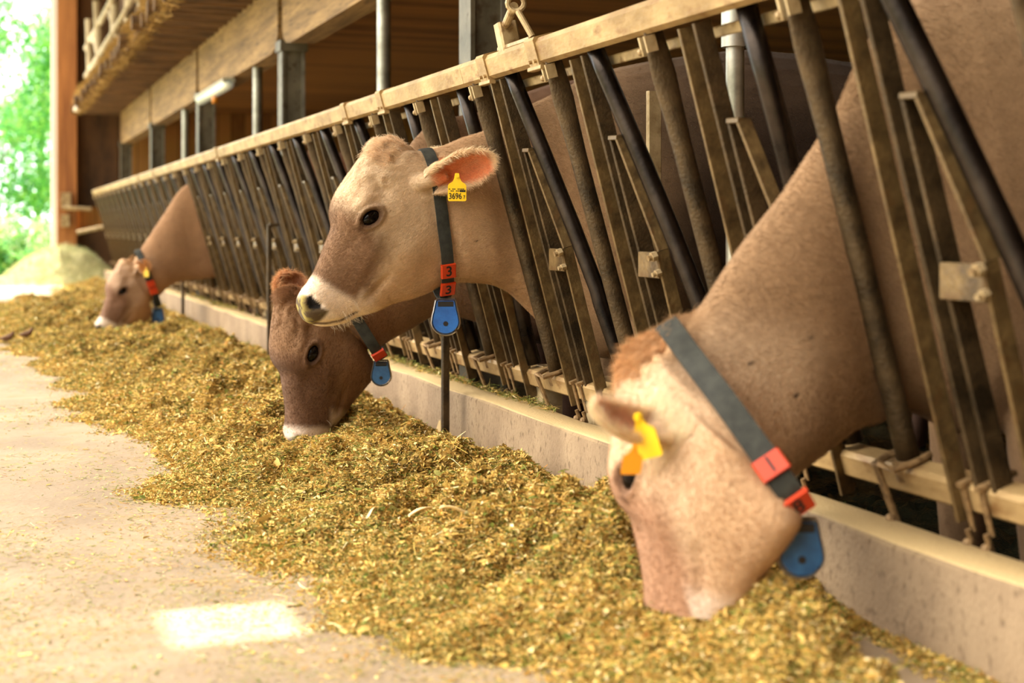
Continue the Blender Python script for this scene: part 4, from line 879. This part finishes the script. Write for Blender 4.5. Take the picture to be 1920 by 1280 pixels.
def flakes(p, nr, kind, scale=1.0, seed=0, cols=None):
    """bent chips and cut stems lying on points p"""
    g = np.random.default_rng(seed); n = len(p)
    if kind == 'chip': L = g.lognormal(math.log(.0070), .45, n) * scale; W = L * g.uniform(.22, .6, n); lf = .45
    elif kind == 'stem': L = g.uniform(.016, .05, n) * scale; W = g.uniform(.0014, .0030, n) * scale; lf = .28
    else: L = g.uniform(.025, .08, n) * scale; W = g.uniform(.001, .0022, n) * scale; lf = .4
    d = g.normal(0, 1, (n, 3)); d[:, 2] *= lf; d /= np.linalg.norm(d, axis=1)[:, None]; u = g.normal(0, 1, (n, 3)); s = np.cross(d, u); s /= np.linalg.norm(s, axis=1)[:, None]; b = np.cross(d, s)
    c = p + np.stack([0 * L, 0 * L, g.uniform(-.002, .006, n) * scale], 1)
    L2 = (L / 2)[:, None]; W2 = (W / 2)[:, None]; bend = b * (L * g.uniform(-.25, .25, n))[:, None]
    V = np.stack([c - d * L2 - s * W2 * .7, c - d * L2 + s * W2 * .7, c + bend - s * W2, c + bend + s * W2, c + d * L2 - s * W2 * .5, c + d * L2 + s * W2 * .5], 1).reshape(-1, 3)
    k = (np.arange(n) * 6)[:, None]; F = np.concatenate([k + np.array([[0, 1, 3, 2]]), k + np.array([[2, 3, 5, 4]])])
    return V, F, np.repeat(cols, 6, axis=0)
def camdens(n, x0, x1, y0, y1, pw, seed):
    """points with density falling with distance"""
    g = np.random.default_rng(seed); u = g.random(n); y = (y0 ** (1 - pw) + u * (y1 ** (1 - pw) - y0 ** (1 - pw))) ** (1 / (1 - pw)); return g.uniform(x0, x1, n), y
def on_heap(x, y): return np.stack([x, y, ZF + np.maximum(heap(x, y), 0)], 1)
VV, FF, CC = [V0], [F0], [c0]; nv = len(V0)
def addset(t):
    global nv
    VV.append(t[0]); FF.append(t[1] + nv); CC.append(t[2]); nv += len(t[0])
def pick(n, seed, green=0.0):
    g = np.random.default_rng(seed); c = fc[g.choice(len(fc), n, p=pr_c)] * g.uniform(.95, 1.42, n)[:, None] * np.array([.88, .90, .96]); gm = g.random(n) < green; c[gm] = lin((122, 132, 58)) * g.uniform(.7, 1.4, gm.sum())[:, None]; return c
for N, kind, sd, gr, sc_ in ((640000, 'chip', 1, .05, 1), (80000, 'stem', 2, .3, 1), (9000, 'blade', 3, .55, 1)):
    x, y = camdens(N, .1, 1.6, 1.7, 21, 1.7, sd); h = heap(x, y); g = np.random.default_rng(sd + 50); ok = h > g.uniform(-.011, .018, N); x, y = x[ok], y[ok]; p = on_heap(x, y); n = len(p)
    patch = fbm(p * [2.5, 2.5, 0], 3, 71); cl = pick(n, sd, gr); gz = (patch > .55) & (g.random(n) < .45 * .8); cl[gz] = lin((140, 134, 74)) * g.uniform(.6, 1.4, gz.sum())[:, None]
    sca = np.clip(.75 + y * .09, .9, 2.6); V, F, C = flakes(p, None, kind, sca, sd, cl); addset((V, F, C))
a3 = V0[F0]; nr3 = np.cross(a3[:, 2] - a3[:, 0], a3[:, 3] - a3[:, 1]) / 2; A3 = np.linalg.norm(nr3, axis=1); near = 1 / np.maximum(a3[:, 0, 1], 1.5) ** 1.6
wx = np.clip(A3 - np.abs(nr3[:, 2]) * .85, 0, None) * near; gx2 = np.random.default_rng(77); kk = gx2.choice(len(F0), 260000, p=wx / wx.sum()); uv = gx2.random((260000, 2))
pp2 = (a3[kk, 0] * ((1 - uv[:, :1]) * (1 - uv[:, 1:])) + a3[kk, 1] * (uv[:, :1] * (1 - uv[:, 1:])) + a3[kk, 2] * (uv[:, :1] * uv[:, 1:]) + a3[kk, 3] * ((1 - uv[:, :1]) * uv[:, 1:])); pp2 += nr3[kk] / A3[kk][:, None] * .004
addset(flakes(pp2, None, 'chip', np.clip(.75 + pp2[:, 1] * .09, .9, 2.6), 78, pick(260000, 79, .12) * .88))
fm = np_mesh('silage', np.concatenate(VV), np.concatenate(FF), np.clip(np.concatenate(CC), 0, 1))
fo = link('silage', fm, M['feed']); tag(fo, 'chopped golden silage heaped along the foot of the curb', 'feed', kind='stuff')

# thin litter on the open floor
VV, FF, CC, nv = [], [], [], 0
for N, kind, sd in ((110000, 'chip', 31), (40000, 'stem', 32), (5000, 'blade', 33)):
    x, y = camdens(N, -1.6, 1.0, 1.9, 20, 1.9, sd); p = np.stack([x, y, x * 0], 1); g = np.random.default_rng(sd + 5)
    q = fbm(p * [2.2, 1.6, 1], 4, 91) + .09 * np.exp(-((x - .22) / .35) ** 2 - ((y - 2.85) / .45) ** 2) + .24 * sst(x, ledge(y) - .35, ledge(y)) + .10 * sst(y, 6, 9); ok = (q > g.uniform(.43, .80, N)) | (g.random(N) < .05); x, y = x[ok], y[ok]; hp = heap(x, y); ok = hp < .004; x, y = x[ok], y[ok]
    p = np.stack([x, y, np.full(len(x), ZF + .002)], 1); cl = pick(len(p), sd, .22); pa = fbm(p * [1.5, 1.5, 0], 2, 8) + .2 * np.exp(-((x - .2) / .3) ** 2 - ((y - 2.9) / .5) ** 2); gz = (pa > .5) & (g.random(len(p)) < .5); cl[gz] = lin((176, 176, 104)) * g.uniform(.8, 1.2, gz.sum())[:, None]
    V, F, C = flakes(p, None, kind, np.clip(.55 + y * .07, .65, 1.5), sd, cl); V[:, 2] = ZF + (V[:, 2] - ZF) * .35 + .001; addset((V, F, C))
lo = link('feed_litter', np_mesh('feed_litter', np.concatenate(VV), np.concatenate(FF), np.clip(np.concatenate(CC), 0, 1)), M['feed']); tag(lo, 'thin scatter of chopped feed over the bare alley floor', 'litter', kind='stuff')

# crumbs and grass on top of and behind the curb
VV, FF, CC, nv = [], [], [], 0
for N, kind, sd in ((16000, 'chip', 41), (9000, 'stem', 42), (7000, 'blade', 43)):
    x, y = camdens(N, 1.64, 1.84, 1.8, 20, 1.6, sd); p = np.stack([x, y, x * 0], 1); g = np.random.default_rng(sd); q = fbm(p * [6, 1.3, 1], 3, 55); th_ = np.where(x < 1.69, .70, .42) + .25 * sst(-y, -2.9, -2.5)
    ok = q > th_ + g.uniform(-.08, .1, N); x, y = x[ok], y[ok]; z = np.where(x < 1.735, -.583, -.60 - (x - 1.735) * .8); z = z + .03 * g.random(N)[ok] * sst(x, 1.67, 1.76)
    cl = pick(len(x), sd, .5) * .8 + lin((120, 124, 88)) * .12; V, F, C = flakes(np.stack([x, y, z], 1), None, kind, np.clip(.6 + y * .06, .7, 1.6), sd, cl); addset((V, F, C))
co_ = link('curb_hay', np_mesh('curb_hay', np.concatenate(VV), np.concatenate(FF), np.clip(np.concatenate(CC), 0, 1)), M['feed']); tag(co_, 'loose green hay and crumbs caught on the curb under the bottom rail', 'hay', kind='stuff')

# wet trodden muck behind the curb
gx_, gy_ = np.meshgrid(np.linspace(1.74, 4.4, 110), 1.2 * np.exp(np.linspace(0, math.log(21.8 / 1.2), 420))); pp = np.stack([gx_.ravel(), gy_.ravel(), gx_.ravel() * 0], 1)
hz = .13 * (1 - sst(pp[:, 0], 1.8, 2.3)) + .10 * (fbm(pp * [9, 9, 1], 4, 61) - .4) + .05 * (fbm(pp * [30, 30, 1], 3, 62) - .5); pp[:, 2] = ZIN + np.maximum(hz, .004)
i1 = (np.arange(419)[:, None] * 110 + np.arange(109)[None]).ravel(); mk = link('muck', np_mesh('muck', pp, np.stack([i1, i1 + 1, i1 + 111, i1 + 110], 1)), M['manure'], smooth=True); mk.data.polygons.foreach_set('use_smooth', [True] * len(mk.data.polygons)); tag(mk, 'wet dark trodden muck on the cow side of the curb', 'muck', kind='stuff')

# hay heap in the gable opening, loft hay with ragged fringe
def mound(name, label, c, r, h, n, cols, seed, scale=2.0, cat='hay'):
    g = np.random.default_rng(seed); gx, gy = np.meshgrid(np.linspace(-1, 1, 70), np.linspace(-1, 1, 70)); rr = np.sqrt(gx ** 2 + gy ** 2).ravel(); P_ = np.stack([gx.ravel() * r[0] + c[0], gy.ravel() * r[1] + c[1], 0 * rr], 1)
    hh_ = h * (1 - sst(rr, .15, 1.0)) * (.7 + .7 * fbm(P_ * [2.5, 2.5, 1], 3, seed)) + .05 * (fbm(P_ * [9, 9, 1], 3, seed + 1) - .5); P_[:, 2] = c[2] + np.where(rr < .98, np.maximum(hh_, .003), -.02)
    i2 = (np.arange(69)[:, None] * 70 + np.arange(69)[None]).ravel(); F_ = np.stack([i2, i2 + 1, i2 + 71, i2 + 70], 1); C_ = np.tile(lin(cols[0]), (len(P_), 1)) * g.uniform(.7, 1.2, len(P_))[:, None]
    k = g.choice(len(P_), n, p=(rr < .97) / (rr < .97).sum()); q = P_[k] + g.normal(0, .02, (n, 3)); cc = np.array([lin(c) for c in cols])[g.integers(0, len(cols), n)] * g.uniform(.7, 1.3, n)[:, None]
    V, F, C = flakes(q, None, 'blade', scale, seed, cc); o = link(name, np_mesh(name, np.concatenate([P_, V]), np.concatenate([F_, F + len(P_)]), np.clip(np.concatenate([C_, C]), 0, 1)), M['feed']); return tag(o, label, cat, kind='stuff')
mound('hay_heap', 'heap of pale hay lying in the open end of the barn', (1.05, 20.9, ZF), (.95, .8), .46, 14000, [(214, 208, 160), (190, 196, 140), (236, 230, 190), (160, 170, 120)], 81)
VV, FF, CC, nv = [], [], [], 0
g = np.random.default_rng(90); N = 100000; y = g.uniform(1, 21.5, N); x = 1.28 + np.abs(g.normal(0, .08, N)); clump = fbm(np.stack([y * 3, y * 0, y * 0], 1), 3, 7); z = 1.78 + g.random(N) * (.04 + .20 * clump) - g.random(N) ** 3 * .17 * (x < 1.36)
cc = np.array([lin(c) for c in [(186, 148, 84), (150, 116, 62), (206, 172, 108), (126, 100, 50)]])[g.integers(0, 4, N)] * g.uniform(.6, 1.3, N)[:, None]
V, F, C = flakes(np.stack([x, y, z], 1), None, 'blade', 2.2, 91, cc); hb_ = link('loft_hay', np_mesh('loft_hay', V, F, C), M['feed']); tag(hb_, 'old brown hay spilling over the edge of the loft', 'hay', kind='stuff')

# pale husks and leaves lying on the silage
hk = plain('corn_husk', (232, 206, 152), .7)
for i, (px, py, ln_, an, lb) in enumerate([(812, 972, .13, .2, 'curled pale corn husk on the silage, upper one of the pair before the curb'), (868, 1008, .11, -.3, 'flat pale corn husk on the silage, lower one of the pair before the curb'), (822, 798, .06, 1.2, 'upright dry husk scrap at the foot of the thin strut'), (690, 965, .04, .4, 'short husk scrap left of the two long husks')]):
    q = atZ(px, py, ZF + .05); q.z = ZF + float(heap([q.x], [q.y])[0]) + .014; d = Vector((math.cos(an), math.sin(an) * .6, .08 if i != 2 else .8)).normalized(); s_ = d.cross(Vector((0, .2, 1))).normalized(); m = MB(); vs, NN = [], 10
    for j in range(NN + 1):
        t = j / NN; wv = ln_ * .16 * math.sin(math.pi * min(t * .9 + .08, 1)) + .002; c = q + d * ln_ * (t - .5) + Vector((0, 0, .012 * math.sin(t * 5 + i)))
        for k_ in (-1, -.4, .4, 1): vs.append(c + s_ * wv * k_ + Vector((0, 0, .006 * k_ * k_)))
    m.add(vs, [(j * 4 + k_, j * 4 + k_ + 1, j * 4 + k_ + 5, j * 4 + k_ + 4) for j in range(NN) for k_ in range(3)]); o = m.build('corn_husk', hk, None, smooth=True); tag(o, lb, 'husk', 'husks on the silage')
    sol = o.modifiers.new('s', 'SOLIDIFY'); sol.thickness = .0015

# two sparrows
def sparrow(px, py, face, label, K=.7):
    q = atZ(px, py, ZF + .003); t = empty('sparrow', (q.x, q.y, ZF)); tag(t, label, 'bird', 'sparrows on the alley floor'); t.location = (0, 0, 0); fx = Vector((face, 0, 0)); up = Vector((0, 0, 1)); br = plain('sparrow_brown', (104, 74, 54), .8)
    m = MB(); c = Vector((0, 0, .055)); m.tube([c - fx * .075 + up * -.005, c - fx * .045, c - fx * .01, c + fx * .025 + up * .015, c + fx * .042 + up * .035, c + fx * .052 + up * .052, c + fx * .066 + up * .052], [.006, .018, .030, .028, .020, .019, .008], 12)
    b = m.build('body', br, t, smooth=True)
    m = MB(); m.prism([(0, -.008), (.06, -.012), (.065, .010), (0, .009)], c - fx * .06 + up * .004, -fx + up * .35, Vector((0, 1, 0)), .006); m.build('tail', plain('sparrow_tail', (70, 50, 38), .8), t)
    m = MB(); m.tube([c + fx * .070 + up * .052, c + fx * .086 + up * .048], [.006, .001], 8); m.build('beak', M['ink'], t)
    for s_ in (-1, 1):
        MB().tube([c + Vector((0, s_ * .01, -.02)), c + Vector((0, s_ * .012, -.052)), c + Vector((face * .015, s_ * .012, -.0525))], .0022, 6).build('leg', M['ink'], t)
        MB().ball(c + Vector((-face * .012, s_ * .026, .004)), (.042, .008, .018), 12, 8).build('wing', br, t, smooth=True)
    t.location = (q.x, q.y, ZF + max(0, float(heap([q.x], [q.y])[0])) + .004); t.scale = (K, K, K)
sparrow(14, 645, 1, 'small brown sparrow nearest the left edge of the picture'); sparrow(50, 642, 1, 'small brown sparrow, the one nearer the farthest cow')

# ---------------------------------------------------------------- trees and bushes outside the open gable
def leaf_cloud(me_name, ctrs, n, size, cols, seed):
    g = np.random.default_rng(seed); k = g.integers(0, len(ctrs), n); C3 = np.array([c[0] for c in ctrs])[k]; R3 = np.array([c[1] for c in ctrs])[k]; d = g.normal(0, 1, (n, 3)); d /= np.linalg.norm(d, axis=1)[:, None]; p = C3 + d * (g.random(n) ** .45 * R3)[:, None]
    a = g.normal(0, 1, (n, 3)); a /= np.linalg.norm(a, axis=1)[:, None]; b = np.cross(a, g.normal(0, 1, (n, 3))); b /= np.linalg.norm(b, axis=1)[:, None]; s_ = size * g.uniform(.6, 1.3, n)[:, None]
    V = np.stack([p - a * s_, p + b * s_ * .55, p + a * s_, p - b * s_ * .55], 1).reshape(-1, 3); F = (np.arange(n) * 4)[:, None] + np.array([[0, 1, 2, 3]]); cc = np.array([lin(c) for c in cols])[g.integers(0, len(cols), n)] * g.uniform(.75, 1.25, n)[:, None]
    return np_mesh(me_name, V, F, np.clip(np.repeat(cc, 4, 0), 0, 1))
GR = [(128, 196, 96), (160, 220, 116), (98, 170, 96), (200, 236, 140), (120, 190, 136)]
for i, (x, y, h, lean, lb) in enumerate([(.45, 38, 9, .9, 'slim pale-barked tree leaning right outside the barn opening'), (1.5, 44, 11, -.6, 'leafy tree behind the leaning slim one outside the opening'), (-3.5, 41, 10, .3, 'bright green tree left of the opening'), (6.0, 46, 11, 0, 'tree hidden behind the orange post'), (-8, 48, 12, .2, 'tree farthest left outside the barn')]):
    t = empty('tree', (x, y, meadow(x, y))); tag(t, lb, 'tree', 'trees outside the barn'); g = random.Random(i); z0 = meadow(x, y)
    m = MB(); m.tube([(x, y, z0 - .1), (x - lean * .35, y, z0 + h * .4), (x - lean * .9, y, z0 + h * .8)], [.11, .09, .04], 10); m.build('trunk', M['bark'], t, smooth=True)
    m = MB()
    for j in range(5): zz = h * (.25 + .12 * j); bx = x - lean * zz / h; m.tube([(bx, y, z0 + zz), (bx + g.uniform(-1.6, 1.6), y + g.uniform(-.8, .8), z0 + zz + 1.4)], [.05, .015], 6)
    m.build('branches', M['bark'], t)
    ct = [((x - lean * .6 + g.uniform(-2.0, 2.0), y + g.uniform(-1.4, 1.4), z0 + h * g.uniform(.15, 1.0)), g.uniform(.7, 1.3)) for _ in range(16)]
    link('crown', leaf_cloud('crown', ct, 13000, .075, GR, 100 + i), M['leaf'], t)
for i, (x, y, r, lb) in enumerate([(.3, 31, 1.0, 'pale flowering bush just outside the opening'), (2.4, 35, 1.0, 'bush beside the pale flowering one, nearer the post'), (-3.4, 32, 1.3, 'low bush left of the opening'), (.7, 26.5, .5, 'low green weeds behind the hay heap')]):
    t = empty('bush', (x, y, meadow(x, y))); tag(t, lb, 'bush', 'bushes outside the barn'); g = random.Random(50 + i); z0 = meadow(x, y)
    MB().tube([(x, y, z0 - .05), (x + .1, y, z0 + r * .8)], [.04, .02], 6).build('stem', M['bark'], t)
    ct = [((x + g.uniform(-1, 1) * r, y + g.uniform(-.6, .6) * r, z0 + g.uniform(.1, .8) * r), r * .45) for _ in range(9)]
    link('foliage', leaf_cloud('foliage', ct, 7000, .05, GR + ([(236, 240, 214), (246, 244, 230), (220, 234, 170)] if i < 2 else [(110, 160, 90)]), 200 + i), M['leaf'], t)
